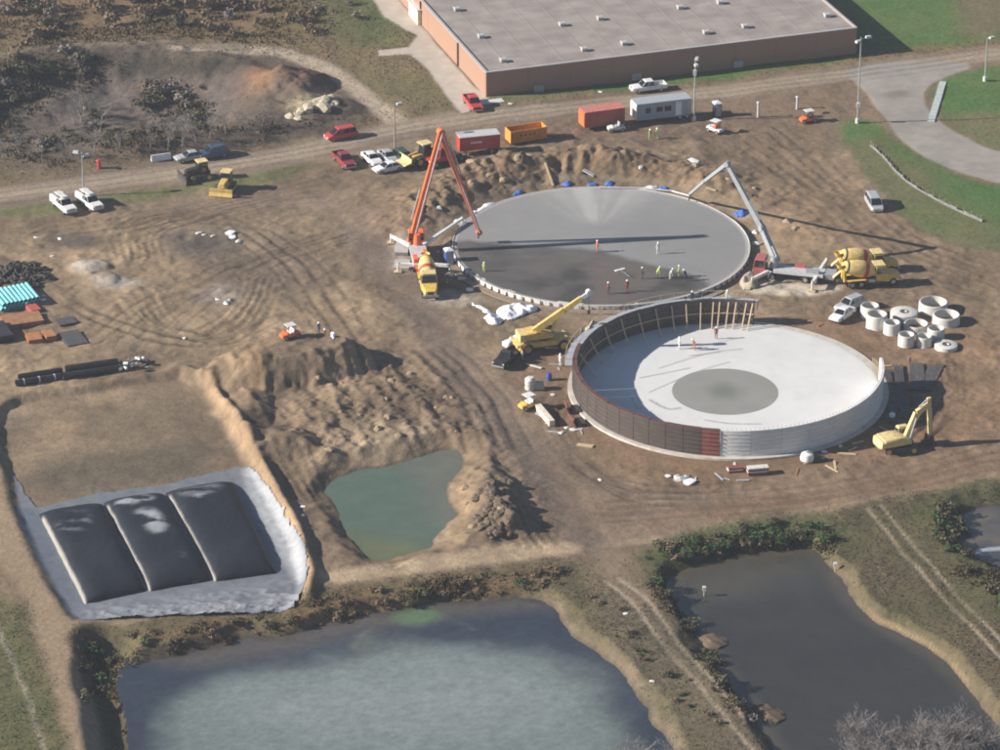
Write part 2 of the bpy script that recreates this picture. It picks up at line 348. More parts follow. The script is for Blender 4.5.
def mound(cx, cy, rx, ry, h, p=1.5, rough=.3, rot=0.0, seed=60, z=0.0):
    c = G(cx, cy, z); ca, sa = math.cos(rot), math.sin(rot); wx = WX - c.x; wy = WY - c.y
    u = (wx * ca + wy * sa) / rx; v = (-wx * sa + wy * ca) / ry; r = np.hypot(u, v)
    k = np.clip(1 - r, 0, 1) ** (1 / p) * (1 + rough * fbm(X, Y, 2.6, 4, seed)); return h * k
# old gravel pit upper left
pit = sdp([(-60, 90), (0, 66), (90, 52), (180, 56), (245, 72), (262, 100), (240, 126), (190, 140), (130, 150), (40, 146), (-60, 140)], warp=1.0)
Hh -= 3.4 * (1 - sstep(-9, 0, pit)) * (1 - .25 * N_mid)
Hh += 1.0 * np.exp(-((pit - 2.0) / 2.4) ** 2) * (.7 + .5 * N_mid)
Hh += mound(300, 88, 5.2, 8, 2.7, 1.3, .5) + mound(274, 86, 4, 6, 1.1, 1.3, .4, seed=61) + mound(312, 112, 8, 6, 1.3, 1.2, .5, seed=62)
Hh += mound(150, 118, 10, 8, 1.6, 1.2, .6, seed=63) + mound(190, 100, 7, 6, 1.5, 1.2, .6, seed=64)
brow = band([(-20, 172), (60, 163), (150, 146), (250, 132), (330, 116)], 9, 9, .4)
Hh += .9 * brow * (1 + .3 * N_big)
# spoil bank round the far side of the far slab
thet = np.arctan2(Y - c1.y, X - c1.x)
bank = np.exp(-((d1 - 7.5 - 2.0 * N_mid) / 5.2) ** 2) * sstep(-.02, .45, np.sin(thet)) * (1 - .8 * sstep(.55, .95, np.cos(thet)))
Hh += bank * (1.9 + .9 * fbm(X, Y, 4.0, 5, 70, .6) + .6 * ridge(X, Y, 2.2, 4, 71)) * (.6 + .5 * sstep(-.9, .1, -np.cos(thet)))
clod = bank.copy()
# ramp mound with the workers on top, rutted spoil, clod heaps
dm = sdp([(226, 352), (268, 337), (328, 334), (350, 343), (336, 352), (276, 360), (236, 360)], 3.1, warp=.25)
Hh += np.clip(3.1 - .74 * np.maximum(dm, 0) * (1 + .25 * fbm(X, Y * .2, 1.6, 4, 65)), 0, 3.1) + .12 * (dm < 4) * (dm > 0) * ridge(X, Y * .25, 1.5, 3, 66)
m_rut = poly([(300, 372), (380, 350), (440, 372), (480, 420), (520, 470), (545, 530), (500, 545), (450, 540), (470, 470), (440, 446), (330, 474), (285, 450), (270, 410)], 4, warp=1)
Hh += m_rut * (.42 * ridge(X * .9 + Y * .3, Y * .3 - X * .25, 3.2, 5, 80) + .34 * np.abs(fbm(X, Y, 2.8, 5, 81, .7)) * 2 + .25)
Hh += mound(492, 506, 4.0, 9, 1.7, 1.3, 1.1, seed=66) + mound(478, 532, 4, 5, 1.0, 1.2, 1.1, seed=67) + mound(503, 522, 3.0, 5, 1.1, 1.2, 1.1, seed=68)
Hh += mound(272, 446, 6, 5, 1.8, 1.2, .5, seed=55) + mound(250, 410, 3, 14, 1.3, 1.3, .4, seed=56)
Hh += mound(100, 283, 3, 3, .6) + mound(88, 270, 3, 3, .8)
Hh += mound(600, 168, 9, 5, 1.0, 1.2, .6, seed=57) + mound(500, 176, 8, 6, 1.4, 1.2, .6, seed=58)
# geotextile cell: sunken floor, earth berm round it
CELL = [(2, 400), (60, 392), (140, 378), (194, 371), (222, 412), (246, 450), (258, 470), (308, 566), (296, 612), (230, 616), (80, 622), (62, 612), (18, 524), (4, 470), (-6, 430)]
dc = sdp(CELL, warp=.25, rnd_=1)
cell_in = 1 - sstep(-1.2, .6, dc)
Hh = Hh * (1 - cell_in * .9) - .55 * cell_in
cR = np.exp(-((dc - .9) / .85) ** 2)
pr = G(255, 470); side = sstep(-3, 3, X - (pr.x - 13) - (pr.y + 14 - Y) * .0)
Hh += .85 * cR * sstep(-8, 2, X - np.interp(-Y, [-G(195, 371).y, -G(255, 470).y, -G(310, 570).y], [G(195, 371).x, G(255, 470).x, G(310, 570).x])) * (1 - sstep(0, 6, G(310, 590).y - Y))
# ponds: carved below their water levels, with banks
def shore(pts, lvl, depth, slope, warp=.8, lo=1.0):
    global Hh
    d = sdp(pts, lvl, warp=warp, rnd_=2, pad=16.0)
    Hh = np.where(d < 0, lvl + np.maximum(d * .35, -depth), np.minimum(Hh, lvl + d * (slope * (1 + .8 * N_mid)) + .16 * N_sml))
    return d
LV_A, LV_B, LV_C, LV_D = -1.15, -1.2, -.8, -1.1
dA = shore(POND_A, LV_A, 1.2, .75); dB = shore(POND_B, LV_B, 1.2, .8); dC = shore(POND_C, LV_C, .8, .42, 1.0); dD = shore(POND_D, LV_D, 1.0, .6)
ditch = band([(112, 636), (106, 660), (110, 690), (122, 730), (138, 800)], 5.5, 4, .5)
Hh -= 2.2 * ditch
def hm(x, y):
    i = min(max(int(np.searchsorted(gx, x)) - 1, 0), NX - 2); j = min(max(int(np.searchsorted(gy, y)) - 1, 0), NY - 2)
    fx = (x - gx[i]) / (gx[i + 1] - gx[i]); fy = (y - gy[j]) / (gy[j + 1] - gy[j]); q = Hh
    a, b, c, d = q[j * NX + i], q[j * NX + i + 1], q[(j + 1) * NX + i], q[(j + 1) * NX + i + 1]
    return float((a + (b - a) * fx) * (1 - fy) + (c + (d - c) * fx) * fy)
def gp(px, py, lift=0.0):
    """the ground point the photograph sees at (px, py), on the real terrain"""
    z = 0.0
    for _ in range(6):
        p = G(px, py, z); z = .5 * z + .5 * hm(p.x, p.y)
    p = G(px, py, z); p.z = hm(p.x, p.y) + lift; return p
# wheel ruts pressed into the ground
TR = []
def ruts(pts, gauge=2.1, w=.55, depth=.10, dark=.5, z=0.0):
    P = smooth_open(_pts(pts, z), 3); ofs = []
    for sgn in (-1, 1):
        q = []
        for k in range(len(P)):
            a = P[max(k - 1, 0)]; b = P[min(k + 1, len(P) - 1)]; dx, dy = b[0] - a[0], b[1] - a[1]; l = math.hypot(dx, dy) or 1
            q.append((P[k][0] - dy / l * gauge / 2 * sgn, P[k][1] + dx / l * gauge / 2 * sgn))
        m = 1 - sstep(w * .3, w * .75, d_line(q, X + .25 * (WX - X), Y + .25 * (WY - Y), 4)); ofs.append(m)
    m = np.maximum(*ofs) * np.clip(.75 + .6 * N_mid, 0.1, 1); TR.append((m, min(dark * 1.5, .65))); return depth * m
sink = 0
for k in range(6): sink = sink + ruts([(118 + 8 * k, 262 - k), (108 + 9 * k, 240), (122 + 10 * k, 222 + k), (160 + 9 * k, 212 + 2 * k), (230 + 8 * k, 214 + 3 * k)], depth=.055, dark=.30)
for k in range(3): sink = sink + ruts([(225 + 20 * k, 228 + 3 * k), (280 + 18 * k, 266), (312 + 18 * k, 316), (372 + 15 * k, 394), (440 + 14 * k, 470), (530 + 10 * k, 545)], depth=.066, dark=.35)
for k in range(4): sink = sink + ruts([(120 + 10 * k, 300 - 4 * k), (150 + 6 * k, 330), (200 + 10 * k, 340 + 3 * k), (240 + 8 * k, 310), (250 + 8 * k, 280)], depth=.050, dark=.35)
for k in range(4): sink = sink + ruts([(196 + 13 * k, 372 - 3 * k), (226 + 13 * k, 408), (262 + 12 * k, 446), (300 + 8 * k, 500)], depth=.077, dark=.32)
for k in range(5): sink = sink + ruts([(395 + 14 * k, 352), (425 + 15 * k, 380), (446 + 15 * k, 412), (460 + 16 * k, 450)], depth=.088, dark=.25)
for k in range(3): sink = sink + ruts([(610 - 6 * k, 505 + 6 * k), (700, 500 + 6 * k), (800, 494 + 6 * k), (900, 476 + 6 * k), (1000, 448 + 8 * k)], depth=.044, dark=.30)
for k in range(6): sink = sink + ruts([(780 - 10 * k, 126 + 4 * k), (820 - 8 * k, 160 + 4 * k), (862 - 6 * k, 200 + 5 * k), (915 - 8 * k, 246 + 3 * k), (985, 268 + 6 * k)], depth=.050, dark=.25)
for k in range(3): sink = sink + ruts([(955 - 8 * k, 362), (958 - 6 * k, 392), (945 - 4 * k, 420), (920, 436 + 3 * k)], depth=.055, dark=.4)
for k in range(3): sink = sink + ruts([(-20, 190 + 6 * k), (100, 178 + 6 * k), (260, 154 + 5 * k), (380, 132 + 5 * k), (520, 108 + 5 * k), (760, 82 + 4 * k), (1000, 48 + 5 * k)], depth=.022, dark=.28)
for k in range(5): sink = sink + ruts([(20 + 30 * k, 232 + 3 * k), (110 + 20 * k, 226 + k), (210 + 12 * k, 205), (320, 176 + 6 * k)], depth=.039, dark=.25)
for k in range(3): sink = sink + ruts([(90 + 40 * k, 345 - 6 * k), (150 + 36 * k, 300 - 6 * k), (236 + 30 * k, 262 - 4 * k), (330 + 14 * k, 236)], depth=.05, dark=.3)
for k in range(3): sink = sink + ruts([(20, 262 + 8 * k), (90 + 10 * k, 318 + 4 * k), (190 + 10 * k, 352), (240 + 16 * k, 322)], depth=.05, dark=.3)
for k in range(3): sink = sink + ruts([(560 + 10 * k, 380 + 6 * k), (545 + 8 * k, 420), (570 + 8 * k, 462 + 4 * k), (640, 492 + 6 * k), (760, 484 + 8 * k)], depth=.05, dark=.32)
TWO_A = [(612, 580), (633, 596), (668, 638), (700, 676), (736, 718), (775, 770)]
TWO_B = [(872, 508), (890, 530), (920, 562), (960, 606), (1000, 650), (1060, 716)]
FT = [(14, 540), (30, 590), (52, 640), (74, 690), (100, 760)]
mA = ruts(TWO_A, 1.9, .60, .10, 0); mB = ruts(TWO_B, 1.8, .54, .10, 0); TR.pop(); TR.pop()
Hh -= sink + mA + mB

# ---- colour of the ground, layer by layer
T = np.empty((len(X), 3)); T[:] = (.185, .140, .096)
def lay(col, m, col2=None, n=None):
    global T
    c = np.array(col)[None, :]
    if col2 is not None:
        k = np.clip(.5 + .5 * (N_mid if n is None else n) * 1.6, 0, 1)[:, None]; c = c * (1 - k) + np.array(col2)[None, :] * k
    m = np.clip(m, 0, 1)[:, None]; T = T * (1 - m) + c * m
lay((.135, .105, .072), np.clip(.5 + N_big, 0, 1) * .8, (.21, .165, .115), N_sml)
# weedy field behind the road
north = poly([(-400, 240), (0, 183), (100, 172), (200, 158), (300, 142), (380, 126), (440, 112), (520, 104), (640, 92), (860, 60), (1400, 0), (1800, -400), (-1500, -400)], 2, warp=.6)
lay((.125, .115, .055), north, (.20, .150, .090), N_mid)
lay((.085, .110, .045), poly([(268, -20), (300, 12), (330, 34), (380, 48), (430, 40), (400, -30)], 8, warp=1.5) * .9, (.11, .12, .055))
lay((.145, .135, .065), poly([(385, 60), (420, 58), (455, 112), (440, 118), (400, 122), (360, 96), (350, 70)], 4, warp=1), (.17, .135, .085))
lay((.20, .135, .082), poly([(-40, -20), (100, -30), (300, -30), (310, 30), (270, 50), (100, 44), (0, 48)], 6, warp=1.5) * .8, (.14, .115, .06), N_mid)
lay((.095, .080, .066), poly([(-60, 62), (60, 44), (200, 40), (300, 52), (345, 68), (360, 92), (385, 118), (330, 140), (180, 160), (-60, 186)], 4, warp=1), (.135, .108, .080), N_mid)
lay((.092, .082, .080), poly([(30, 64), (190, 62), (250, 78), (240, 110), (120, 116), (40, 114)], 3, warp=1.2) * .9, (.125, .105, .094), N_mid)
lay((.045, .042, .036), poly([(-30, 80), (30, 66), (110, 52), (110, 60), (40, 76), (20, 110), (-30, 118)], 2.5, warp=1.2) * .9)
lay((.055, .050, .040), poly([(0, 122), (120, 112), (190, 110), (200, 126), (140, 140), (20, 150)], 3, warp=1.4) * .8, (.11, .10, .06), N_sml)
lay((.050, .046, .038), poly([(108, 54), (190, 60), (255, 66), (250, 72), (180, 70), (110, 64)], 2, warp=1.2) * .85)
lay((.055, .05, .04), poly([(160, 82), (200, 84), (198, 104), (170, 104)], 2.5, warp=1.4) * .8)
lay((.27, .14, .07), poly([(236, 78), (262, 66), (280, 72), (275, 92), (250, 98)], 3, warp=1) * .55)
lay((.11, .070, .052), poly([(274, 72), (300, 64), (322, 74), (318, 92), (285, 96)], 3, warp=1))
lay((.34, .29, .20), poly([(282, 112), (312, 96), (338, 92), (342, 108), (300, 120)], 2, warp=1.2) * .9)
lay((.40, .34, .27), band([(180, 50), (240, 48), (290, 54), (330, 68), (355, 88), (395, 122)], 3.6, 2, .4) * .9)
lay((.20, .17, .13), band([(-20, 58), (60, 48), (140, 44), (240, 48)], 3.0, 2, .6) * .8)
# the construction ground
lay((.20, .155, .105), m_site * .9, (.125, .097, .070), N_mid)
lay((.33, .255, .170), m_site * np.clip(N_big * 1.5 + .5 * N_mid, 0, 1) * .75)
lay((.10, .088, .076), poly([(170, 228), (240, 218), (300, 236), (330, 285), (300, 300), (240, 300), (190, 262)], 5, warp=1.4) * .45)
lay((.082, .075, .070), poly([(160, 240), (190, 232), (240, 236), (236, 254), (190, 260), (166, 254)], 2.5, warp=1) * .7)
lay((.12, .11, .10), poly([(186, 290), (232, 282), (240, 304), (196, 310)], 2.5, warp=1) * .6, (.30, .29, .28), N_fin)
lay((.30, .24, .165), poly([(100, 318), (150, 312), (200, 322), (170, 345), (110, 345)], 4, warp=1) * .6)
lay((.25, .19, .125), m_rut * np.clip(.3 + N_mid + .6 * N_sml, 0, 1) * .8)
lay((.10, .08, .06), m_rut * np.clip(-.1 - N_mid + .8 * N_sml, 0, 1) * .8)
lay((.30, .24, .165), poly([(330, 436), (395, 420), (440, 432), (420, 452), (340, 470)], 4, warp=1) * .7, (.34, .28, .20), N_sml)
lay((.29, .22, .145), poly([(452, 480), (478, 470), (486, 500), (462, 545), (442, 552), (446, 510)], 3, warp=1) * .8)
lay((.075, .066, .056), poly([(486, 468), (500, 478), (520, 520), (505, 542), (470, 542), (478, 510)], 2, warp=1) * .75, (.14, .115, .08), N_fin)
lay((.065, .055, .045), poly([(236, 420), (276, 410), (292, 432), (270, 445), (240, 440)], 2.5, warp=1) * .7)
lay((.105, .082, .060), poly([(270, 372), (330, 348), (350, 352), (322, 392), (280, 402)], 2, warp=.6) * .8)
lay((.30, .215, .13), poly([(218, 348), (268, 352), (270, 378), (258, 400), (236, 388)], 3, warp=.6) * .7)
lay((.19, .150, .115), m_haul * .92, (.225, .175, .128), N_sml)
lay((.150, .122, .100), poly([(330, 220), (400, 245), (440, 320), (500, 410), (560, 470), (620, 545), (590, 560), (540, 500), (440, 370), (370, 285)], 2.0, warp=.7) * .95)
lay((.215, .150, .098), poly([(620, 520), (760, 492), (900, 470), (1080, 420), (1080, 470), (860, 504), (700, 526)], 3, warp=1) * .85, (.175, .125, .086), N_sml)
lay((.30, .24, .17), band([(612, 545), (640, 540), (700, 527), (780, 515), (850, 504), (930, 490), (1010, 475)], 1.6, 1.2, .5) * .6)
lay((.30, .24, .17), band([(560, 470), (590, 500), (612, 540)], 1.2, 1.0, .6) * .4)
lay((.15, .11, .08), poly([(540, 455), (590, 468), (660, 490), (640, 520), (590, 530), (560, 500)], 3, warp=1) * .5)
lay((.225, .155, .10), poly([(760, 330), (880, 300), (1000, 330), (1080, 400), (1000, 440), (890, 460), (700, 490), (600, 470), (570, 440), (560, 400), (520, 380), (520, 350), (560, 340)], 4, warp=1) * .75, (.19, .125, .078), N_mid)
lay((.20, .148, .098), poly([(720, 150), (790, 128), (840, 165), (930, 246), (1080, 290), (1000, 300), (900, 260), (800, 250), (750, 190)], 4, warp=1) * .7, (.155, .115, .08), N_mid)
lay((.30, .22, .14), poly([(755, 190), (800, 185), (835, 220), (830, 252), (790, 256), (765, 230)], 4, warp=1.2) * .6)
lay((.25, .165, .095), clod * np.clip(.7 + N_mid, 0, 1) * .9, (.155, .118, .08), N_sml)
lay((.155, .115, .085), poly([(430, 140), (480, 130), (560, 122), (740, 108), (800, 118), (760, 140), (560, 140), (450, 152)], 3, warp=1) * .6)
lay((.36, .33, .28), poly([(418, 292), (452, 288), (480, 298), (470, 308), (430, 306)], 1.6, warp=.8) * .7)
lay((.40, .38, .33), poly([(68, 268), (84, 262), (104, 266), (106, 274), (80, 279)], 1.0, warp=.7) * .95, (.33, .31, .28), N_sml)
lay((.38, .35, .30), poly([(84, 284), (108, 278), (142, 280), (138, 286), (104, 294)], 1.0, warp=.7) * .95, (.31, .29, .25), N_sml)
lay((.48, .44, .37), poly([(746, 284), (780, 280), (806, 284), (842, 286), (838, 294), (770, 297), (748, 294)], .8, warp=.5) * .95)
lay((.40, .36, .30), poly([(388, 240), (412, 236), (418, 270), (396, 274)], 1.4, warp=.5) * .7)
lay((.12, .145, .055), poly([(-20, 208), (100, 196), (200, 182), (300, 164), (330, 160), (270, 184), (180, 194), (80, 210), (-20, 222)], 1.6, warp=.9) * .8, (.10, .12, .05))
lay((.075, .07, .068), poly([(30, 238), (90, 232), (110, 245), (60, 255)], 2, warp=1) * .7)
lay((.30, .27, .22), (1 - sstep(.2, .9, np.abs(d1 - 2.6))) * .25)
lay((.235, .19, .145), m_road * .92, (.165, .132, .102), fbm(X * .25, Y, 3, 4, 90))
lay((.335, .285, .225), band([(-20, 196), (100, 183), (200, 171), (300, 153), (390, 132), (480, 117), (640, 101), (760, 86), (860, 71), (1000, 53)], 4.2, 2.6, .6) * .75)
lay((.30, .29, .275), m_acc, (.25, .24, .225))
lay((.12, .115, .11), poly([(890, 92), (910, 90), (912, 98), (890, 100)], 1, warp=1) * .5)
lay((.46, .43, .39), m_apron, (.40, .375, .34))
# geotextile cell floor and berm
fl = cell_in * poly([(-10, 390), (200, 365), (262, 466), (105, 492), (15, 515)], 1.0, warp=.3)
lay((.205, .160, .108), fl, (.145, .118, .088), N_big)
lay((.27, .205, .135), fl * np.clip(N_mid * 1.5 + N_big, 0, 1) * .7)
lay((.080, .074, .060), fl * (.6 + .5 * N_mid) * poly([(20, 470), (100, 440), (200, 432), (250, 470), (110, 492), (34, 500)], 5, warp=1.5))
lay((.31, .225, .145), (1 - sstep(.4, 1.1, np.abs(dc - .25))) * sstep(-2, 2, X - G(200, 430).x) * .85)
lay((.34, .255, .165), poly([(2, 490), (20, 524), (62, 612), (40, 606), (6, 560), (-20, 500)], 2, warp=.8) * .8)
# south: dikes, banks, grass
south = poly([(-200, 560), (20, 610), (150, 616), (330, 590), (450, 572), (590, 556), (650, 560), (660, 535), (760, 515), (870, 502), (1000, 476), (1300, 430), (2200, 1400), (-1500, 1400)], 2, warp=.8)
lay((.088, .085, .046), south * (1 - m_haul) * (1 - m_grav), (.120, .100, .064), N_mid)
lay((.065, .105, .038), poly([(640, 545), (760, 518), (830, 512), (850, 540), (800, 552), (700, 562), (655, 575)], 3, warp=1) * .7, (.10, .115, .05), N_sml)
lay((.085, .11, .045), poly([(900, 500), (1060, 470), (1100, 520), (950, 512), (985, 570), (1060, 640), (1000, 610), (930, 540)], 3, warp=1) * .7, (.14, .135, .06), N_sml)
lay((.185, .155, .115), poly([(590, 560), (640, 590), (700, 660), (770, 750), (830, 840), (760, 840), (700, 750), (650, 690), (600, 630)], 3, warp=1) * .45)
lay((.10, .115, .05), poly([(-60, 560), (0, 590), (30, 640), (60, 720), (80, 790), (-100, 800)], 3, warp=.7) * .85, (.125, .12, .06), N_sml)
lay((.30, .27, .23), band([(-14, 600), (12, 660), (36, 720), (56, 790)], .55, .4, .2) * .6)
lay((.21, .135, .075), poly([(150, 625), (320, 600), (420, 582), (540, 566), (560, 582), (470, 594), (330, 618), (160, 650)], 2.5, warp=1) * .75, (.11, .10, .05), N_sml)
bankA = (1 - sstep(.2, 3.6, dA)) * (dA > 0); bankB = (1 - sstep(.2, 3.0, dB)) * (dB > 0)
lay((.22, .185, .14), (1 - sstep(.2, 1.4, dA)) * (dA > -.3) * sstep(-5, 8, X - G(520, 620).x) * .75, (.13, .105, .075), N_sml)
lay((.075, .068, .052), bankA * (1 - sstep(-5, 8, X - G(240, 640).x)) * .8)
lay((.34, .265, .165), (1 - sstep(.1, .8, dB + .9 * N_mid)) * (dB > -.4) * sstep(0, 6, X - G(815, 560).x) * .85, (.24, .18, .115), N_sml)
lay((.046, .042, .030), bankB * (1 - sstep(0, 6, X - G(700, 570).x)) * .7)  # dark growth, with the shade of this bank also put into the colour
lay((.22, .17, .115), (1 - sstep(0, 1.6, dC)) * (dC > 0) * .5)
lay((.075, .072, .05), (1 - sstep(0, 5, dD)) * (dD > 0) * .7)
for d in (dA, dB, dC, dD): lay((.07, .062, .048), (1 - sstep(-.1, .5, d)) * .8)
lay((.30, .235, .165), m_farm * .92, (.245, .19, .135), N_sml)
lay((.40, .325, .23), m_grav * .98, (.28, .22, .15), N_sml)
lay((.33, .285, .225), mA / .10 * .8); lay((.33, .285, .22), mB / .10 * .75)
lay((.17, .14, .10), band(TWO_A, .8, .5, .2) * .3)
lay((.070, .145, .042), m_lawn, (.095, .145, .054), N_mid)
lay((.16, .128, .082), m_lawn * np.clip(N_big * 2.2 + N_mid, 0, 1) * .55)
lay((.175, .135, .085), poly([(935, 118), (970, 108), (1040, 120), (1040, 156), (985, 142)], 2.5, warp=1) * .6)
lay((.165, .125, .085), poly([(940, -20), (1000, -20), (1100, 0), (1000, 36), (955, 34), (960, 10)], 3, warp=1.2) * .8)
lay((.15, .145, .065), poly([(885, 130), (905, 165), (945, 200), (985, 220), (970, 240), (905, 205), (868, 150)], 3, warp=1) * .45)
for m, dk in TR:
    k = (m * dk)[:, None] * (1 - .8 * m_lawn[:, None]); T = T * (1 - k) + T * .45 * k
T *= (1 + .10 * N_sml + .08 * N_fin)[:, None]
T *= (1 + m_site * (.18 * fbm(X, Y, 1.5, 3, 91) + .22 * fbm(X * .8 + Y * .35, Y * .16 - X * .3, 1.6, 4, 92)))[:, None]
T *= (1 + m_site * (.20 * N_mid + .16 * fbm(X, Y, 4.0, 4, 95)) * (1 - .5 * m_haul))[:, None]
T *= np.array([.99, .935, .875])[None, :]
T = np.clip(T, .01, .9)

# ---- the sheet, divided where road, track, lawn and ground meet
Ig = np.arange(NX * NY).reshape(NY, NX)
quads = np.stack([Ig[:-1, :-1], Ig[:-1, 1:], Ig[1:, 1:], Ig[1:, :-1]], -1).reshape(-1, 4)
qm = lambda m: m[quads].mean(1) > .5
zone = np.zeros(len(quads), int)
for k, m in enumerate((m_lawn, m_haul, m_farm, m_grav, np.maximum(band(TWO_A, 3.4, .3, .2), band(TWO_B, 3.2, .3, .2)), m_road, m_acc, m_apron)): zone[qm(m)] = k + 1
H2 = Hh.reshape(NY, NX); gyy, gxx = np.gradient(H2, gy, gx)
NRM = np.stack([-gxx, -gyy, np.ones_like(gxx)], -1).reshape(-1, 3); NRM /= np.linalg.norm(NRM, axis=1)[:, None]
VTX = np.stack([X, Y, Hh], 1)
def sheet(name, verts, faces, tint, mt, normals=None, kind='structure', parent=None):
    me = bpy.data.meshes.new(name); nv, nf = len(verts), len(faces)
    me.vertices.add(nv); me.vertices.foreach_set('co', np.ascontiguousarray(verts, dtype=np.float32).ravel())
    k = faces.shape[1]; me.loops.add(nf * k); me.loops.foreach_set('vertex_index', np.ascontiguousarray(faces, dtype=np.int32).ravel())
    me.polygons.add(nf); me.polygons.foreach_set('loop_start', np.arange(0, nf * k, k, dtype=np.int32))
    me.update(calc_edges=True); me.validate()
    a = me.attributes.new('tint', 'FLOAT_COLOR', 'POINT'); c = np.ones((nv, 4), np.float32); c[:, :3] = tint; a.data.foreach_set('color', c.ravel())
    me.materials.append(mt); me.polygons.foreach_set('use_smooth', np.ones(nf, bool))
    if normals is not None: me.normals_split_custom_set_from_vertices([tuple(n) for n in normals])
    o = bpy.data.objects.new(name, me); COL.objects.link(o); o.parent = parent
    if kind: o['kind'] = kind
    return o
zl = {0: ('ground', 'brown rutted earth of the building site with weedy fields and pond banks around it'), 1: ('lawn', 'mown green grass beside the paved road and the long flat-roofed building'),
      2: ('haul_road', 'packed brown haul road crossing the site past the two round tanks'), 3: ('dirt_road', 'tan dirt road along the left side of the black bags'), 4: ('gravel_path', 'pale gravel track between the green pond and the large lagoon'),
      5: ('farm_track', 'two-rut tracks along the dikes beside the dark pond'), 6: ('road', 'dusty pale road running past the long building'), 7: ('access_road', 'grey paved drive curving away between two lawns'), 8: ('pavement', 'pale concrete apron along the sunlit end of the building')}
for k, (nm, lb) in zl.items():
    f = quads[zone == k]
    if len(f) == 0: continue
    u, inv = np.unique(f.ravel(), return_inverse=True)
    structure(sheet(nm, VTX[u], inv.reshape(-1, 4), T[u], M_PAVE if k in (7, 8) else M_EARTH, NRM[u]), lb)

# ---------------------------------------------------------------- water
def water(name, pts, lvl, base, label, paint=None, step=.36):
    P = smooth_closed(_pts(pts, lvl), 2); xs = [p[0] for p in P]; ys = [p[1] for p in P]
    ax = np.arange(max(min(xs), -110) - 3, min(max(xs), 130) + 3, step); ay = np.arange(max(min(ys), -130) - 3, max(ys) + 3, step)
    A, B = np.meshgrid(ax, ay); A = A.ravel(); B = B.ravel(); nx, ny = len(ax), len(ay)
    d = sd_poly(P, A, B, 20.0); ii = np.arange(nx * ny).reshape(ny, nx)
    q = np.stack([ii[:-1, :-1], ii[:-1, 1:], ii[1:, 1:], ii[1:, :-1]], -1).reshape(-1, 4); q = q[d[q].min(1) < 2.2]
    t = np.empty((len(A), 3)); t[:] = base
    if paint: t = paint(A, B, d, t)
    u, inv = np.unique(q.ravel(), return_inverse=True)
    o = sheet(name, np.stack([A, B, np.full_like(A, lvl)], 1)[u], inv.reshape(-1, 4), np.clip(t[u], .004, .9), M_WATER)
    o['label'] = label; return o
def mixc(t, c, m): m = np.clip(m, 0, 1)[:, None]; return t * (1 - m) + np.array(c)[None, :] * m
def pm(pts, A, B, lvl, soft, w=1.5):
    P = smooth_closed(_pts(pts, lvl), 2); return 1 - sstep(-soft, soft, sd_poly(P, A + w * fbm(A, B, 6, 4, 5), B + w * fbm(A, B, 6, 4, 6), soft + 14))
def lm(pts, A, B, lvl, w, soft):
    P = smooth_open(_pts(pts, lvl), 2); return 1 - sstep(w / 2 - soft / 2, w / 2 + soft / 2, d_line(P, A, B, w + soft + 2))
def paint_a(A, B, d, t):
    z = LV_A; n = fbm(A * .45, B, 2.0, 5, 33); nb = fbm(A, B, 22, 4, 34)
    film = pm([(160, 700), (230, 672), (330, 662), (420, 648), (500, 645), (552, 656), (594, 686), (632, 738), (640, 900), (160, 900)], A, B, z, 3, 2.5)
    t = mixc(t, (.150, .182, .168), film * .96)
    t = mixc(t, (.235, .265, .25), pm([(230, 690), (330, 668), (460, 656), (560, 670), (600, 720), (480, 745), (260, 740)], A, B, z, 9, 3) * np.clip(.6 + .1 * nb, 0, 1))
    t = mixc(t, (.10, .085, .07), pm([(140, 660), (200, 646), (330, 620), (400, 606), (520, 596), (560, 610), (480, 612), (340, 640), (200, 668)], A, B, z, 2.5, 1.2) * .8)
    t = mixc(t, (.10, .19, .08), pm([(388, 618), (400, 611), (430, 609), (446, 615), (430, 624), (400, 626)], A, B, z, 1.0, .8) * .7)
    t = mixc(t, (.24, .25, .19), lm([(352, 652), (358, 640), (368, 628), (386, 618)], A, B, z, .8, .7) * .3 * np.clip(.2 + 2 * n, 0, 1))
    t = mixc(t, (.22, .23, .17), lm([(448, 616), (462, 622), (476, 632), (488, 644)], A, B, z, .8, .7) * .3 * np.clip(.2 + 2 * n, 0, 1))
    t = mixc(t, (.12, .125, .10), pm([(350, 655), (366, 630), (384, 640), (376, 655)], A, B, z, 1.5, .5) * .6)
    return t * (1 + .30 * fbm(A, B * 1.2, .75, 3, 35, .9))[:, None]
def paint_b(A, B, d, t):
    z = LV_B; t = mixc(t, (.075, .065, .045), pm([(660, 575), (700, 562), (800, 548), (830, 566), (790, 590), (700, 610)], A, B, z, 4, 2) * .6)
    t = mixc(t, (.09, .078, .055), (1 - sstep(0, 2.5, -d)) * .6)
    return t * (1 + .2 * fbm(A, B, 4, 4, 36))[:, None]
def paint_c(A, B, d, t):
    z = LV_C; t = mixc(t, (.125, .135, .055), pm([(345, 528), (372, 540), (420, 540), (430, 560), (370, 566), (350, 550)], A, B, z, 3, 1) * .85)
    t = mixc(t, (.155, .140, .105), pm([(400, 466), (470, 442), (475, 462), (450, 500), (455, 525), (430, 520), (430, 480)], A, B, z, 4, 1) * .7)
    return t * (1 + .10 * fbm(A, B, 3, 4, 37))[:, None]
def paint_d(A, B, d, t):
    n = fbm(A, B, 5, 4, 38); t = mixc(t, (.12, .10, .075), np.clip(n * 2, 0, 1)); return mixc(t, (.40, .42, .44), lm([(968, 556), (982, 550), (1004, 548)], A, B, LV_D, .9, .5) * .8)  # last mix paints a pale streak on the water as a glint
water('lagoon', POND_A, LV_A, (.030, .038, .052), 'large lagoon of rippled blue-grey water with pale film and a green scum patch', paint_a)
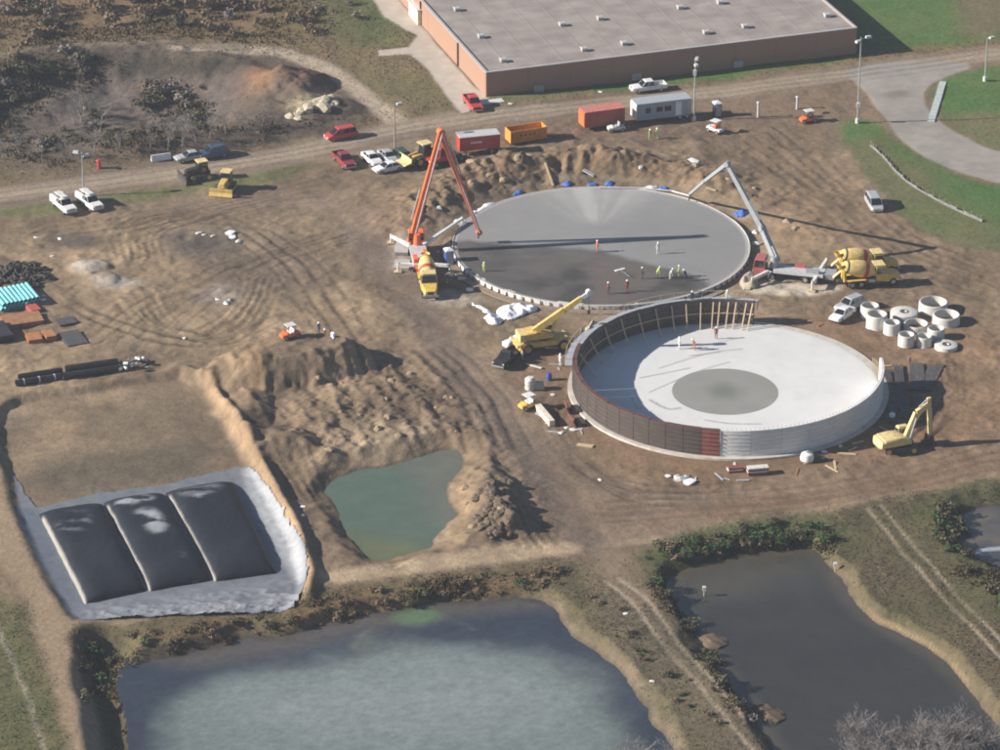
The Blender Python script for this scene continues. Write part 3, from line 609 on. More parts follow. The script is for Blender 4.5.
water('dark_pond', POND_B, LV_B, (.036, .034, .029), 'still dark pond between two dike tracks', paint_b)
water('green_pond', POND_C, LV_C, (.088, .122, .088), 'small murky green pond dug in the brown earth', paint_c)
water('reed_pond', POND_D, LV_D, (.045, .052, .060), 'weedy pond cut by the right edge of the picture', paint_d)
# ---------------------------------------------------------------- long flat-roofed building
def hmv(x, y):
    i = np.clip(np.searchsorted(gx, x) - 1, 0, NX - 2); j = np.clip(np.searchsorted(gy, y) - 1, 0, NY - 2)
    fx = (x - gx[i]) / (gx[i + 1] - gx[i]); fy = (y - gy[j]) / (gy[j + 1] - gy[j])
    a, b, c, d = Hh[j * NX + i], Hh[j * NX + i + 1], Hh[(j + 1) * NX + i], Hh[(j + 1) * NX + i + 1]
    return (a + (b - a) * fx) * (1 - fy) + (c + (d - c) * fx) * fy
bA_, bB_ = G(486, 97.5), G(856, 52)
bh = hgt(486, 73, 97.5); bu = (bB_ - bA_); bl = bu.length; ba = math.atan2(bu.y, bu.x); bd = 120.0
wv = G(400, 0) - bA_; wa = math.atan2(wv.y, wv.x)
bld = thing('warehouse', 'long flat-roofed building of tan brick with its left end lit by the sun', 'building', bA_, ba)
sk_ = math.tan(wa - ba - math.pi / 2)          # the end wall is not quite square to the front
def bp(x, y): return (x - y * sk_, y)
def wallseg(name, p, q, t=.3, h=None, mt=brick_w, z0=-.6):
    m = MB(); p, q = Vector((*p, 0)), Vector((*q, 0)); h = bh if h is None else h; c = (p + q) / 2; d = q - p
    m.box((c.x, c.y, (h + z0) / 2), (d.length, t, h - z0), rz=math.atan2(d.y, d.x)); return m.part(name, mt, bld)
npan = 9
for k in range(npan): wallseg('wall_panel', bp(bl * k / npan + .02, .15), bp(bl * (k + 1) / npan - .02, .15), .3)
for k in range(8): wallseg('end_wall_panel', bp(.15, .32 + bd * k / 8), bp(.15, .28 + bd * (k + 1) / 8), .3)
for k in range(4): wallseg('end_wall_panel', bp(bl - .15, .32 + bd * k / 4), bp(bl - .15, .28 + bd * (k + 1) / 4), .3)
wallseg('wall_panel', bp(.3, bd - .15), bp(bl - .3, bd - .15), .3)
m = MB(); zr = bh - .12
r = [bp(.33, .33), bp(bl - .33, .33), bp(bl - .33, bd - .33), bp(.33, bd - .33)]
m.add([(x, y, zr) for x, y in r] + [(x, y, zr - .3) for x, y in r], [(0, 1, 2, 3), (7, 6, 5, 4), (0, 4, 5, 1), (1, 5, 6, 2), (2, 6, 7, 3), (3, 7, 4, 0)])
roof = m.part('roof', roof_m, bld)
m = MB()
for p, q in ((bp(-.05, .13), bp(bl + .05, .13)), (bp(.13, .35), bp(.13, bd)), (bp(bl - .13, .35), bp(bl - .13, bd))):
    p, q = Vector((*p, bh + .06)), Vector((*q, bh + .06)); m.beam(p, q, .42, .12)
m.part('coping', coping, bld)
for k in range(1, 14):
    x0_, x1_ = bp(bl * k / 14, .4), bp(bl * k / 14, bd - .4); MB().beam((*x0_, zr + .02), (*x1_, zr + .02), .10, .04).part('roof_seam', mat('roof_seam_strip', (.25, .215, .195), .9), roof)
mw = bld.matrix_basis.inverted() if False else (Matrix.Translation(bA_) @ Matrix.Rotation(ba, 4, 'Z')).inverted()
vents = [(457, 10), (481, 37), (503, 61), (562, 25), (600, 19), (584, 50), (624, 44), (680, 8), (720, 3), (706, 33), (745, 27), (827, 16)]
vm = MB().box((0, 0, .22), (.85, .85, .40)).mesh('roof_vent_mesh', grey_p); vc = MB().box((0, 0, .52), (1.1, 1.1, .12), top=(.8, .8)).mesh('vent_cap_mesh', coping)
for i, (a, b) in enumerate(vents):
    p = mw @ G(a, b, bh)
    o = link_mesh('roof_vent', vm, bld, (p.x, p.y, zr)); link_mesh('vent_cap', vc, o)
for t_ in (14, 34, 60):
    m = MB().box((0, 0, bh / 2), (.22, .22, bh - .2)); x, y = bp(-.14, t_); m.part('downpipe', dsteel, bld, loc=(x, y, 0))
m = MB().box((0, 0, 1.35), (1.2, .10, 2.7)); x, y = bp(-.06, 38); m.part('door', grey_p, bld, loc=(x, y, 0), rot=(0, 0, math.pi / 2 + (wa - ba - math.pi / 2)))
for t_ in (9, 26, 44): m = MB().box((0, 0, .55), (1.5, .5, 1.1)); m.part('wall_unit', grey_p, bld, loc=(t_ * .95, -.3, 0))
p = gp(421, 19); o = thing('loading_shelter', 'small pale flat-roofed shelter at the sunlit end of the long building', 'shelter', p, wa)
MB().box((0, 0, 1.2), (5, 2.6, 2.4)).part('wall', mat('cream_wall', (.62, .55, .42), .8), o); MB().box((0, 0, 2.52), (5.4, 3.0, .2)).part('roof', offwhite, o)
p = gp(492, 102, .02); o = thing('ground_slab', 'small pale concrete pad at the near corner of the long building', 'pad', p, ba); MB().box((0, 0, .05), (3.6, 1.6, .14)).part('slab', conc, o)

# ---------------------------------------------------------------- far slab
def arc(mb, cx, cy, r0, r1, z0, z1, a0, a1, n=8):
    vs = []
    for k in range(n + 1):
        a = a0 + (a1 - a0) * k / n; c, s_ = math.cos(a), math.sin(a)
        vs += [(cx + r0 * c, cy + r0 * s_, z0), (cx + r1 * c, cy + r1 * s_, z0), (cx + r1 * c, cy + r1 * s_, z1), (cx + r0 * c, cy + r0 * s_, z1)]
    fs = [(k * 4 + i, k * 4 + (i + 1) % 4, k * 4 + 4 + (i + 1) % 4, k * 4 + 4 + i) for k in range(n) for i in range(4)]
    closed = abs(abs(a1 - a0) - 2 * math.pi) < 1e-6
    if not closed: fs += [(3, 2, 1, 0), tuple(n * 4 + i for i in range(4))]
    return mb.add(vs, fs)
slab = thing('concrete_slab', 'far round concrete slab still being poured and smoothed by workers', 'tank base', (c1.x, c1.y, 0))
ZS = .6
def disk(name, R0, z, paint, parent, cx, cy, mt, nr_=110, na=260):
    rr = np.linspace(0.02, 1, nr_) * R0; aa = np.arange(na) / na * 2 * np.pi
    RR, AA = np.meshgrid(rr, aa, indexing='ij'); A = (RR * np.cos(AA)).ravel(); B = (RR * np.sin(AA)).ravel()
    ii = np.arange(nr_ * na).reshape(nr_, na); jj = np.roll(ii, -1, axis=1)
    q = np.stack([ii[:-1], ii[1:], jj[1:], jj[:-1]], -1).reshape(-1, 4)
    t, zz = paint(A + cx, B + cy); V = np.stack([A, B, z + zz], 1)
    ctr = np.arange(na); q2 = np.stack([np.full(na // 2, 0), ctr[0::2], ctr[1::2], np.roll(ctr, -2)[0::2]], -1)[1:]
    return sheet(name, V, np.concatenate([q, q2]), t, mt, kind=None, parent=parent)
def paint_s1(A, B):
    t = np.empty((len(A), 3)); t[:] = (.235, .232, .225); z = ZS
    n = fbm(A, B, 5, 5, 50); ns = fbm(A * .4, B, 1.2, 4, 51)
    t = mixc(t, (.20, .197, .192), pm([(560, 190), (740, 215), (760, 250), (700, 290), (600, 260), (640, 235)], A, B, z, 4, 1) * .5)
    wet = pm([(440, 238), (500, 243), (560, 248), (600, 252), (640, 262), (690, 276), (720, 284), (700, 300), (600, 315), (480, 300), (445, 265)], A, B, z, .9, 1.4)
    t = mixc(t, (.085, .079, .072), wet * .95)
    t = t * (1 + wet * (.28 * n + .22 * ns))[:, None]
    reb = pm([(520, 268), (600, 256), (660, 270), (705, 285), (680, 300), (590, 308), (540, 300)], A, B, z, 2, 1.4)
    t = mixc(t, (.115, .095, .082), reb * np.clip(.3 + n, 0, 1)); t = mixc(t, (.035, .034, .033), reb * np.clip(-n * 1.5 + .1, 0, 1) * .7)
    # pale dried fan spreading from the centre pipe to the far edge
    p0 = G(597, 232, z); dx, dy = A - p0.x, B - p0.y; th = np.arctan2(dx, dy); rad = np.hypot(dx, dy)
    fan = np.exp(-((th - .02) / .46) ** 2) * sstep(1, 6, rad) * np.clip(.55 + .9 * vnoise(th * 16, rad * .05, 52) - .30, 0, 1)
    t = mixc(t, (.42, .415, .40), fan * .85)
    d = np.hypot(A - c1.x, B - c1.y) - R1; t = mixc(t, (.40, .385, .36), sstep(-.7, -.3, d) * .8)
    return t * (1 + .045 * n + .03 * ns)[:, None], .03 * n * wet + .02 * fbm(A, B, 1.1, 3, 53) * wet
disk('slab_top', R1 - .05, ZS, paint_s1, slab, c1.x, c1.y, M_CONC_T)
arc(MB(), 0, 0, R1 - .8, R1 - .06, -.5, ZS - .01, 0, 2 * math.pi, 120).part('slab_edge', conc_f, slab, smooth=True)
nseg = 44
for k in range(nseg):
    a0 = 2 * math.pi * k / nseg; arc(MB(), 0, 0, R1 - .04, R1 + .08, .05, ZS + (.10 if math.sin(a0) < .3 else .05), a0 + .002, a0 + 2 * math.pi / nseg - .002, 4).part('edge_form_board', offwhite if (math.sin(a0) < -.1 and math.cos(a0) < .55) else conc, slab)
stk = MB().box((0, 0, .1), (.13, .13, .9), top=(.8, .8)).mesh('form_stake_mesh', dsteel); brk = MB().beam((0, 0, .3), (.5, 0, -.2), .07, .07).mesh('form_brace_mesh', rust)
for k in range(96):
    a = 2 * math.pi * (k + .5) / 96
    if -.15 < a < math.pi - .4: continue
    o = link_mesh('form_stake', stk, slab, ((R1 + .20) * math.cos(a), (R1 + .20) * math.sin(a), .1), (0, 0, a)); link_mesh('form_brace', brk, o)
arc(MB(), 0, 0, R1 + .3, R1 + 1.5, -.4, .16, math.radians(170), math.radians(318), 40).part('footing', mat('earthy_footing', (.24, .18, .13), .9, var=.3, bump=.4), slab)

# ---------------------------------------------------------------- near tank
tank = thing('concrete_tank', 'near round concrete tank under construction with a white floor', 'tank', (c2.x, c2.y, 0))
RW = R2 - .75; WT = .36; WH = 3.55; FZ = .30
def paint_s2(A, B):
    t = np.empty((len(A), 3)); t[:] = (.60, .60, .59); z = FZ; n = fbm(A, B, 7, 5, 54); ns = fbm(A, B, 1.5, 4, 55)
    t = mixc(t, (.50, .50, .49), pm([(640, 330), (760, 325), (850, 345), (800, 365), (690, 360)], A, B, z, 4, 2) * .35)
    for q, w in (([(660, 368), (710, 352), (742, 349)], .25), ([(690, 356), (720, 352)], .3), ([(640, 378), (690, 368)], .3), ([(650, 392), (700, 370), (730, 362)], .25), ([(705, 420), (730, 424), (760, 424)], .3), ([(650, 400), (668, 410), (680, 408)], .4), ([(740, 338), (700, 346)], .2)):
        t = mixc(t, (.20, .19, .18), lm(q, A, B, z, w, .2) * .7)
    t = mixc(t, (.46, .45, .43), np.clip(ns - .25, 0, 1) * .5)
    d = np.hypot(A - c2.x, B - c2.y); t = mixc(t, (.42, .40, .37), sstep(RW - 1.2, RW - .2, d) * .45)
    return t * (1 + .06 * n)[:, None], 0 * A
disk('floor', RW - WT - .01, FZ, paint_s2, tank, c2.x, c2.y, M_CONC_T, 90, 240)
pc = G(725, 391.5, FZ); rc = (G(778, 391.5, FZ).x - G(672, 391.5, FZ).x) / 2
def paint_c2(A, B):
    t = np.empty((len(A), 3)); t[:] = (.245, .242, .222); n = fbm(A, B, 3.5, 5, 56); r = np.hypot(A - pc.x, B - pc.y)
    t = mixc(t, (.13, .15, .12), (1 - sstep(.5, 3.6, r + n)) * .75); return t * (1 + .10 * n)[:, None], 0 * A
o = disk('centre_floor', rc, FZ + .02, paint_c2, tank, pc.x, pc.y, M_CONC_T, 40, 120); o.location = (pc.x - c2.x, pc.y - c2.y, 0)
arc(MB(), 0, 0, RW - WT - 1.0, R2, -.5, FZ - .03, 0, 2 * math.pi, 140).part('footing', conc_f, tank, smooth=True)
A_W0, A_W1 = R(-96), R(4)
for k in range(9):
    a0 = A_W0 + (A_W1 - A_W0) * k / 9; a1 = A_W0 + (A_W1 - A_W0) * (k + 1) / 9
    ws = arc(MB(), 0, 0, RW - WT, RW, FZ - .05, FZ + WH, a0 + .0008, a1 - .0008, 8).part('wall_section', conc_w, tank, smooth=True)
    for j in range(6): arc(MB(), 0, 0, RW + .003, RW + .022, FZ + .3 + .55 * j, FZ + .36 + .55 * j, a0 + .002, a1 - .002, 8).part('board_mark', conc, ws)
m = MB()
for k in range(60):
    a = A_W0 + (A_W1 - A_W0) * (k + .5) / 60; c, s_ = (RW - WT / 2) * math.cos(a), (RW - WT / 2) * math.sin(a); m.cyl((c, s_, FZ + WH - .05), (c, s_, FZ + WH + .35), .018, n=4)
o = m.part('rebar', rust, tank); o['kind'] = 'stuff'
for k in range(7):
    a = A_W1 + .012 + .03 * k; r = RW - .2; c, s_ = math.cos(a), math.sin(a)
    MB().beam((r * c, r * s_, FZ), ((r + .15) * c - .3 * s_, (r + .15) * s_ + .3 * c, FZ + 2.3 - .12 * k), .16, .1).part('starter_board', wood, tank)
fw = thing('wall_formwork', 'dark steel wall forms with wooden props round the left half of the near tank', 'formwork', (c2.x, c2.y, 0))
F0, F1 = R(77), R(264); NP = 28
_h = (F1 - F0) / NP / 2 - .0016
rib_o = arc(MB(), 0, 0, RW + .095, RW + .19, 0, .10, -_h, _h, 4).mesh('form_rib_mesh', form_m); rib_r = arc(MB(), 0, 0, RW + .095, RW + .19, 0, .10, -_h, _h, 4).mesh('form_rib_mesh', form_r)
rib_i = arc(MB(), 0, 0, RW - WT - .17, RW - WT - .095, 0, .14, -_h, _h, 4).mesh('form_rib_mesh', form_d)
for k in range(NP):
    a0 = F0 + (F1 - F0) * k / NP; a1 = F0 + (F1 - F0) * (k + 1) / NP; g = .0016; ctr_ = (a0 + a1) / 2
    last = k == NP - 1; top = FZ + WH + (.06 if k % 3 else .0)
    o = arc(MB(), 0, 0, RW + .005, RW + .09, FZ - .02, top, a0 + g, a1 - g, 4).part('outer_form_panel', form_r if last else form_m, fw)
    if last: o['label'] = 'rust-red end panel'
    for j in range(6): link_mesh('form_rib', rib_r if last else rib_o, o, (0, 0, FZ + .3 + j * .58), (0, 0, ctr_))
    o = arc(MB(), 0, 0, RW - WT - .09, RW - WT - .005, FZ + .01, top - .05, a0 + g, a1 - g, 4).part('inner_form_panel', form_d, fw)
    for j in (0, 1): link_mesh('form_rib', rib_i, o, (0, 0, FZ + .6 + 1.9 * j), (0, 0, ctr_))
    arc(MB(), 0, 0, RW - WT - .1, RW + .1, top + .005, top + .06, a0 + g, a1 - g, 4).part('top_cap', cap_m if k > 12 else plank_g, fw)
for k in range(20):
    a0 = R(76) + R(104) * k / 20; a1 = R(76) + R(104) * (k + 1) / 20
    arc(MB(), 0, 0, RW + .2, RW + 1.15, FZ + WH - .55, FZ + WH - .48, a0 + .0015, a1 - .0015, 3).part('walkway_plank', plank_g, fw)
    MB().beam(((RW + .2) * math.cos(a0), (RW + .2) * math.sin(a0), FZ + WH - 1.5), ((RW + 1.1) * math.cos(a0), (RW + 1.1) * math.sin(a0), FZ + WH - .58), .08, .08).part('walkway_bracket', dsteel, fw)
    MB().cyl(((RW + 1.1) * math.cos(a0), (RW + 1.1) * math.sin(a0), FZ + WH - .5), ((RW + 1.1) * math.cos(a0), (RW + 1.1) * math.sin(a0), FZ + WH + .6), .035, n=6).part('rail_post', galv, fw)
    arc(MB(), 0, 0, RW + 1.07, RW + 1.13, FZ + WH + .52, FZ + WH + .60, a0, a1 - .0005, 2).part('hand_rail', wood, fw)
    arc(MB(), 0, 0, RW - WT - .40, RW - WT - .18, FZ + 1.55, FZ + 1.65, a0 + .001, a1 - .001, 3).part('waler', wood, fw)
for a in [77.5, 80, 84, 87, 90.5, 93, 98, 104, 110, 117, 125, 134, 144, 156, 170]:
    a = R(a); r0, r1 = RW - WT - .2, RW - WT - 2.2 - .3 * math.sin(a * 7)
    MB().beam((r0 * math.cos(a), r0 * math.sin(a), FZ + 3.2), (r1 * math.cos(a + .02), r1 * math.sin(a + .02), FZ), .15, .10).part('prop', wood, fw)

# ---------------------------------------------------------------- liner and the three black bags
LIN = [(12, 467), (24, 490), (37, 505), (99, 491), (162, 483), (236, 465), (252, 466), (280, 508), (304, 550), (309, 574), (296, 611), (231, 614), (150, 616), (82, 619), (66, 613), (40, 566), (18, 526)]
P = _pts(LIN, -.2); xs = [p[0] for p in P]; ys = [p[1] for p in P]
ax = np.arange(min(xs) - 1, max(xs) + 1, .14); ay = np.arange(min(ys) - 1, max(ys) + 1, .18); A, B = np.meshgrid(ax, ay); A = A.ravel(); B = B.ravel()
d = sd_poly(P, A + .4 * fbm(A, B, 1.5, 3, 41), B + .4 * fbm(A, B, 1.5, 3, 42), 20.0); ii = np.arange(len(A)).reshape(len(ay), len(ax))
q = np.stack([ii[:-1, :-1], ii[:-1, 1:], ii[1:, 1:], ii[1:, :-1]], -1).reshape(-1, 4); q = q[d[q].max(1) < 0]
wr = ridge(A * .45 + .5 * B, B * 1.1 - A * .2, 2.8, 5, 43) ** 2; south_w = sstep(-4, 4, G(200, 596).y - B + (A - G(200, 596).x) * .25); east_w = sstep(0, 4, A - np.interp(-B, [-G(236, 465).y, -G(280, 585).y], [G(236, 465).x, G(280, 585).x]))
amp = .05 + .42 * np.clip(south_w + .35 * east_w, 0, 1)
Z = hmv(A, B) + .07 + amp * np.clip(wr, 0, 1); t = np.empty((len(A), 3)); t[:] = (.15, .162, .182)
t = mixc(t, (.30, .31, .325), np.clip(wr * 1.1 - .1, 0, 1) * south_w * .8); t = mixc(t, (.17, .19, .225), np.clip(fbm(A, B, 3.5, 4, 44) * 2.0, 0, 1) * south_w * .75)
t = mixc(t, (.40, .41, .42), pm([(240, 466), (256, 468), (308, 556), (300, 590), (284, 560), (250, 500)], A, B, -.2, .8, .4) * .8); t = mixc(t, (.10, .12, .15), pm([(16, 500), (44, 512), (86, 606), (70, 608), (36, 560)], A, B, -.2, 1.0, .5) * .75)
u, inv = np.unique(q.ravel(), return_inverse=True)
lo = sheet('liner_sheet', np.stack([A, B, Z], 1)[u], inv.reshape(-1, 4), t[u], M_LINER, kind=None); tag(lo, 'wrinkled pale grey plastic liner under the three black bags', 'liner')
BZ = -.48
def bag(q, h, label, patches, seed):
    c = [G(a, b, BZ + (1.05 if i < 2 else 0)) for i, (a, b) in enumerate(q)]; nu, nv = 44, 90; o0 = sum(c, Vector()) / 4
    U, V = np.meshgrid(np.linspace(0, 1, nu), np.linspace(0, 1, nv)); U = U.ravel(); V = V.ravel()
    ux = np.sign(U - .5) * np.abs(2 * U - 1) ** .8 * .5 + .5
    x = (c[0].x * (1 - ux) + c[1].x * ux) * (1 - V) + (c[3].x * (1 - ux) + c[2].x * ux) * V; y = (c[0].y * (1 - ux) + c[1].y * ux) * (1 - V) + (c[3].y * (1 - ux) + c[2].y * ux) * V
    pu = np.clip(1 - np.abs(2 * U - 1) ** 3.2, 0, 1) ** .52; pv = np.clip(1 - np.abs(2 * V - 1) ** 7, 0, 1) ** .55
    n = fbm(x, y, 4, 4, seed); ns = fbm(x, y * .5, 1.2, 3, seed + 1)
    z = h * pu * pv * (1 + .05 * n) + .035 * ns * pu; y = y + .12 * fbm(x, y, 3, 3, seed + 3); x = x + .10 * fbm(x, y, 2, 3, seed + 2)
    t = np.empty((len(x), 3)); t[:] = (.011, .014, .021); t = mixc(t, (.022, .026, .034), np.clip(n * 1.5, 0, 1) * .7)
    for pts, cc, s_ in patches: t = mixc(t, cc, pm(pts, x, y, BZ + h, .7, 1.6) * sstep(-.05, .25, fbm(x * .4, y, 1.1, 4, seed + 5, .65) + s_ - .45))
    t = mixc(t, (.30, .28, .25), (1 - sstep(.02, .055 + .02 * vnoise(y * 1.3, y * .2, seed), U)) * sstep(.04, .1, V) * .95)  # pale strip painted down the left flank for its sunlit edge
    ii = np.arange(nu * nv).reshape(nv, nu); qf = np.stack([ii[:-1, :-1], ii[:-1, 1:], ii[1:, 1:], ii[1:, :-1]], -1).reshape(-1, 4)
    vt = np.stack([x, y, np.full_like(x, BZ + .05) + z], 1); bt = vt.copy(); bt[:, 2] = BZ + .04
    rim = np.concatenate([ii[0, :], ii[1:, -1], ii[-1, -2::-1], ii[-2:0:-1, 0]]); k = len(rim); base = len(vt) + np.arange(k)
    sf = np.stack([rim, base, np.roll(base, -1), np.roll(rim, -1)], -1)
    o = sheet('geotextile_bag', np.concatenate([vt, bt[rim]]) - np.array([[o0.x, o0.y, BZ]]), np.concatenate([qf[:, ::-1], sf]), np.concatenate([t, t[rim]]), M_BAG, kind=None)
    bm = bmesh.new(); bm.from_mesh(o.data); bmesh.ops.recalc_face_normals(bm, faces=bm.faces); bm.to_mesh(o.data); bm.free()
    o.location = (o0.x, o0.y, BZ); return tag(o, label, 'filter bag', 'black geotextile bags on the liner')
M_BAG = tint_mat('bag_material', rough=.6, spec=.22, var=.15, scale=.8, bump=.7, bdist=.15, bscale=1.3)
pale = (.11, .12, .13); brt = (.30, .315, .33)
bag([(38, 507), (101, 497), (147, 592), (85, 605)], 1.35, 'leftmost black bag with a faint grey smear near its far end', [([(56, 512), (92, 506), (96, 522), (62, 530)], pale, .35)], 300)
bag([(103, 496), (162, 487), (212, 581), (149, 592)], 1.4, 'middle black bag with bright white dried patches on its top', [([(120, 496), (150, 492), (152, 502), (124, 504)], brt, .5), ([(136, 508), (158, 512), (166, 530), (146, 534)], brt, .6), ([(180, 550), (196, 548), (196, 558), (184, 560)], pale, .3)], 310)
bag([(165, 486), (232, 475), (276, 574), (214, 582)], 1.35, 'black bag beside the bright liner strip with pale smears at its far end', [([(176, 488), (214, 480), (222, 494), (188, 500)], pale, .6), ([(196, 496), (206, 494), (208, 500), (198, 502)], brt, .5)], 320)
# ---------------------------------------------------------------- vehicles (x forward, origin on the ground)
_wm = {}
def wheel(parent, x, y, r=.36, w=.26, rim_mat=None, z=None, name='wheel'):
    k = (round(r, 3), round(w, 3), rim_mat.name if rim_mat else '')
    if k not in _wm:
        Mx = Matrix.Rotation(math.pi / 2, 4, 'X')
        ty = MB().lathe([(r * .62, -w / 2), (r * .93, -w / 2), (r, -w * .3), (r, w * .3), (r * .93, w / 2), (r * .62, w / 2)], 18, Mx, close=True).mesh('tyre_mesh', rubber, True)
        ri = MB().lathe([(0, -w * .36), (r * .3, -w * .40), (r * .61, -w * .34), (r * .61, w * .34), (r * .3, w * .40), (0, w * .36)], 14, Mx).mesh('rim_mesh', rim_mat or galv, True); _wm[k] = (ty, ri)
    o = link_mesh(name, _wm[k][0], parent, (x, y, r if z is None else z)); link_mesh('rim', _wm[k][1], o); return o
def pane(a, b, c, d, ins=.1, off=.015):
    q = [Vector(p) for p in (a, b, c, d)]; ce = sum(q, Vector()) / 4; q = [p + (ce - p) * ins for p in q]; n = (q[1] - q[0]).cross(q[3] - q[0]).normalized() * off
    m = MB(); m.add([p - n for p in q] + [p + n for p in q], [(0, 3, 2, 1), (4, 5, 6, 7), (0, 1, 5, 4), (1, 2, 6, 5), (2, 3, 7, 6), (3, 0, 4, 7)]); return m
def csec(x, w, zb, zt, c=.12): return [(x, -w, zb + c), (x, -w + c, zb), (x, w - c, zb), (x, w, zb + c), (x, w, zt - c), (x, w - c, zt), (x, -w + c, zt), (x, -w, zt - c)]
def cabin(root, pm_, xb0, xb1, xt0, xt1, wb, wt, z0, z1, rear=True, name='cabin', sides=1):
    lo = [(xb0, -wb, z0), (xb1, -wb, z0), (xb1, wb, z0), (xb0, wb, z0)]; zs = z0 + (z1 - z0) * .9
    hi = [(xt0, -wt, zs), (xt1, -wt, zs), (xt1, wt, zs), (xt0, wt, zs)]; tp = [(xt0 + .12, -wt + .1, z1), (xt1 - .12, -wt + .1, z1), (xt1 - .12, wt - .1, z1), (xt0 + .12, wt - .1, z1)]
    cb = MB().loft([lo, hi, tp]).part(name, pm_, root)
    pane(lo[1], lo[2], hi[2], hi[1], .09).part('windshield', glass, root)
    if rear: pane(lo[3], lo[0], hi[0], hi[3], .12).part('rear_window', glass, root)
    for i, j in ((0, 1), (2, 3)):
        A0, A1, B1, B0 = (Vector(p) for p in (lo[i], lo[j], hi[j], hi[i]))
        for s in range(sides):
            u, v = s / sides, (s + 1) / sides
            pane(A0.lerp(A1, u), A0.lerp(A1, v), B0.lerp(B1, v), B0.lerp(B1, u), .13).part('side_window', glass, root)
    return cb
CAR = {'sedan': ([(-2.38, .72, .45, .82), (-2.2, .86, .28, .96), (-1.3, .9, .22, 1.0), (.8, .9, .22, .98), (1.8, .88, .22, .88), (2.22, .80, .25, .76), (2.36, .66, .40, .66)], (-1.75, 1.05, -1.05, .25, .82, .62, .94, 1.44), 2, (1.45, -1.4), .33),
       'suv': ([(-2.38, .80, .5, .98), (-2.3, .9, .32, 1.06), (-1.3, .95, .28, 1.1), (.8, .95, .28, 1.1), (1.9, .93, .28, 1.02), (2.28, .86, .32, .9), (2.4, .72, .45, .78)], (-2.25, 1.15, -1.85, .45, .88, .70, 1.05, 1.78), 3, (1.5, -1.45), .38),
       'minivan': ([(-2.48, .82, .45, .95), (-2.4, .92, .28, 1.0), (-1.3, .97, .24, 1.02), (1.0, .97, .24, 1.02), (2.0, .94, .24, .92), (2.4, .84, .28, .8), (2.5, .7, .42, .7)], (-2.36, 1.75, -2.1, .7, .90, .72, .98, 1.76), 3, (1.6, -1.5), .35)}
def car(kind, pm_, label, cat, a, b, group=None, dz=0.0):
    """a: photo pixel of the car's ground centre, b: a pixel it points to"""
    p = gp(*a); r = thing({'sedan': 'parked_car', 'suv': 'parked_car', 'minivan': 'minivan'}[kind], label, cat, p, ang(a, b), group)
    secs, cab, ns, ax_, wr_ = CAR[kind]
    MB().loft([csec(*s) for s in secs]).part('body', pm_, r); cabin(r, pm_, *cab, sides=ns)
    for x in ax_:
        for y in (-.82, .82): wheel(r, x, y, wr_, .22)
    L2 = secs[-2][0]; zf = secs[-2][3]
    for y in (-.58, .58): MB().box((L2 - .02, y, zf - .12), (.3, .34, .14)).part('headlight', lampw, r); MB().box((secs[1][0] - .05, y * 1.1, .85), (.14, .26, .16)).part('tail_light', lampr, r)
    MB().box((secs[-1][0], 0, .42), (.16, 1.3, .16)).part('bumper', black_p if kind == 'sedan' else grey_p, r); return r
def pickup(pm_, label, a, b, group=None, cargo=None, crew=True, cat='pickup'):
    p = gp(*a); r = thing('pickup_truck', label, cat, p, ang(a, b), group); xb = -.95 if crew else -.2
    MB().loft([csec(*s) for s in [(xb, .96, .42, 1.12), (.9, .98, .40, 1.14), (1.9, .97, .40, 1.12), (2.65, .93, .42, 1.06), (2.85, .80, .5, .95)]]).part('body', pm_, r)
    cabin(r, pm_, xb + .05, 1.35, xb + .2, .65, .90, .72, 1.1, 1.88, sides=2 if crew else 1)
    m = MB().loft([csec(x, .97, .48, .74, .05) for x in (-2.85, xb - .04)]); m.box((( -2.85 + xb - .04) / 2, -.93, .95), (2.81 + xb, .10, .46)); m.box(((-2.85 + xb - .04) / 2, .93, .95), (2.81 + xb, .10, .46)); m.box((-2.81, 0, .95), (.09, 1.78, .44)); m.box((xb - .09, 0, .95), (.09, 1.78, .46)); m.part('cargo_bed', pm_, r)
    for x in (1.8, -1.85):
        for y in (-.84, .84): wheel(r, x, y, .40, .26)
    for y in (-.7, .7): MB().box((2.74, y, .88), (.18, .34, .2)).part('headlight', lampw, r); MB().box((-2.86, y * 1.22, .9), (.06, .16, .34)).part('tail_light', lampr, r)
    MB().box((2.88, 0, .55), (.14, 1.75, .2)).part('bumper', galv, r); MB().box((2.8, 0, .88), (.1, .95, .26)).part('grille', black_p, r); return r

car('minivan', red, 'bright red minivan driving along the pale road under the grassy slope', 'minivan', (341, 138), (320, 142))
pickup(maroon, 'maroon pickup parked at the roadside with its bonnet toward the camera', (344, 164), (354, 174))
car('sedan', white, 'white sedan with a dark windscreen parked next to the maroon pickup', 'car', (372, 162), (382, 171))
car('sedan', silver, 'silver-white sedan parked beside the foot of the light pole', 'car', (388, 160), (398, 169))
car('sedan', white, 'white car standing crosswise in front of the row of parked cars', 'car', (388, 171), (374, 174))
car('suv', green_p, 'dark green car parked between the white cars and the yellow loader', 'car', (404, 162), (412, 168))
car('suv', navy, 'dark blue vehicle parked on the road verge near the white barrier', 'car', (213, 157), (198, 160))
car('sedan', grey_p, 'dull grey car parked in front of the dark blue vehicle', 'car', (190, 160), (178, 162))
pickup(red, 'red pickup parked on the concrete apron at the building corner', (473, 107), (483, 121))
pickup(white, 'white crew-cab pickup on the grass edge along the building', (648, 91), (630, 93))
car('minivan', silver, 'silver-white van driving on the dirt beside the lawn', 'van', (874, 207), (885, 226))
pickup(black_p, 'black pickup parked beside the yellow crane', (508, 362), (498, 370), crew=False)
car('suv', silver, 'silver car parked behind the white car near the concrete rings', 'car', (850, 309), (832, 316))
car('sedan', white, 'white car with dark windows beside the concrete rings', 'car', (842, 318), (827, 328))
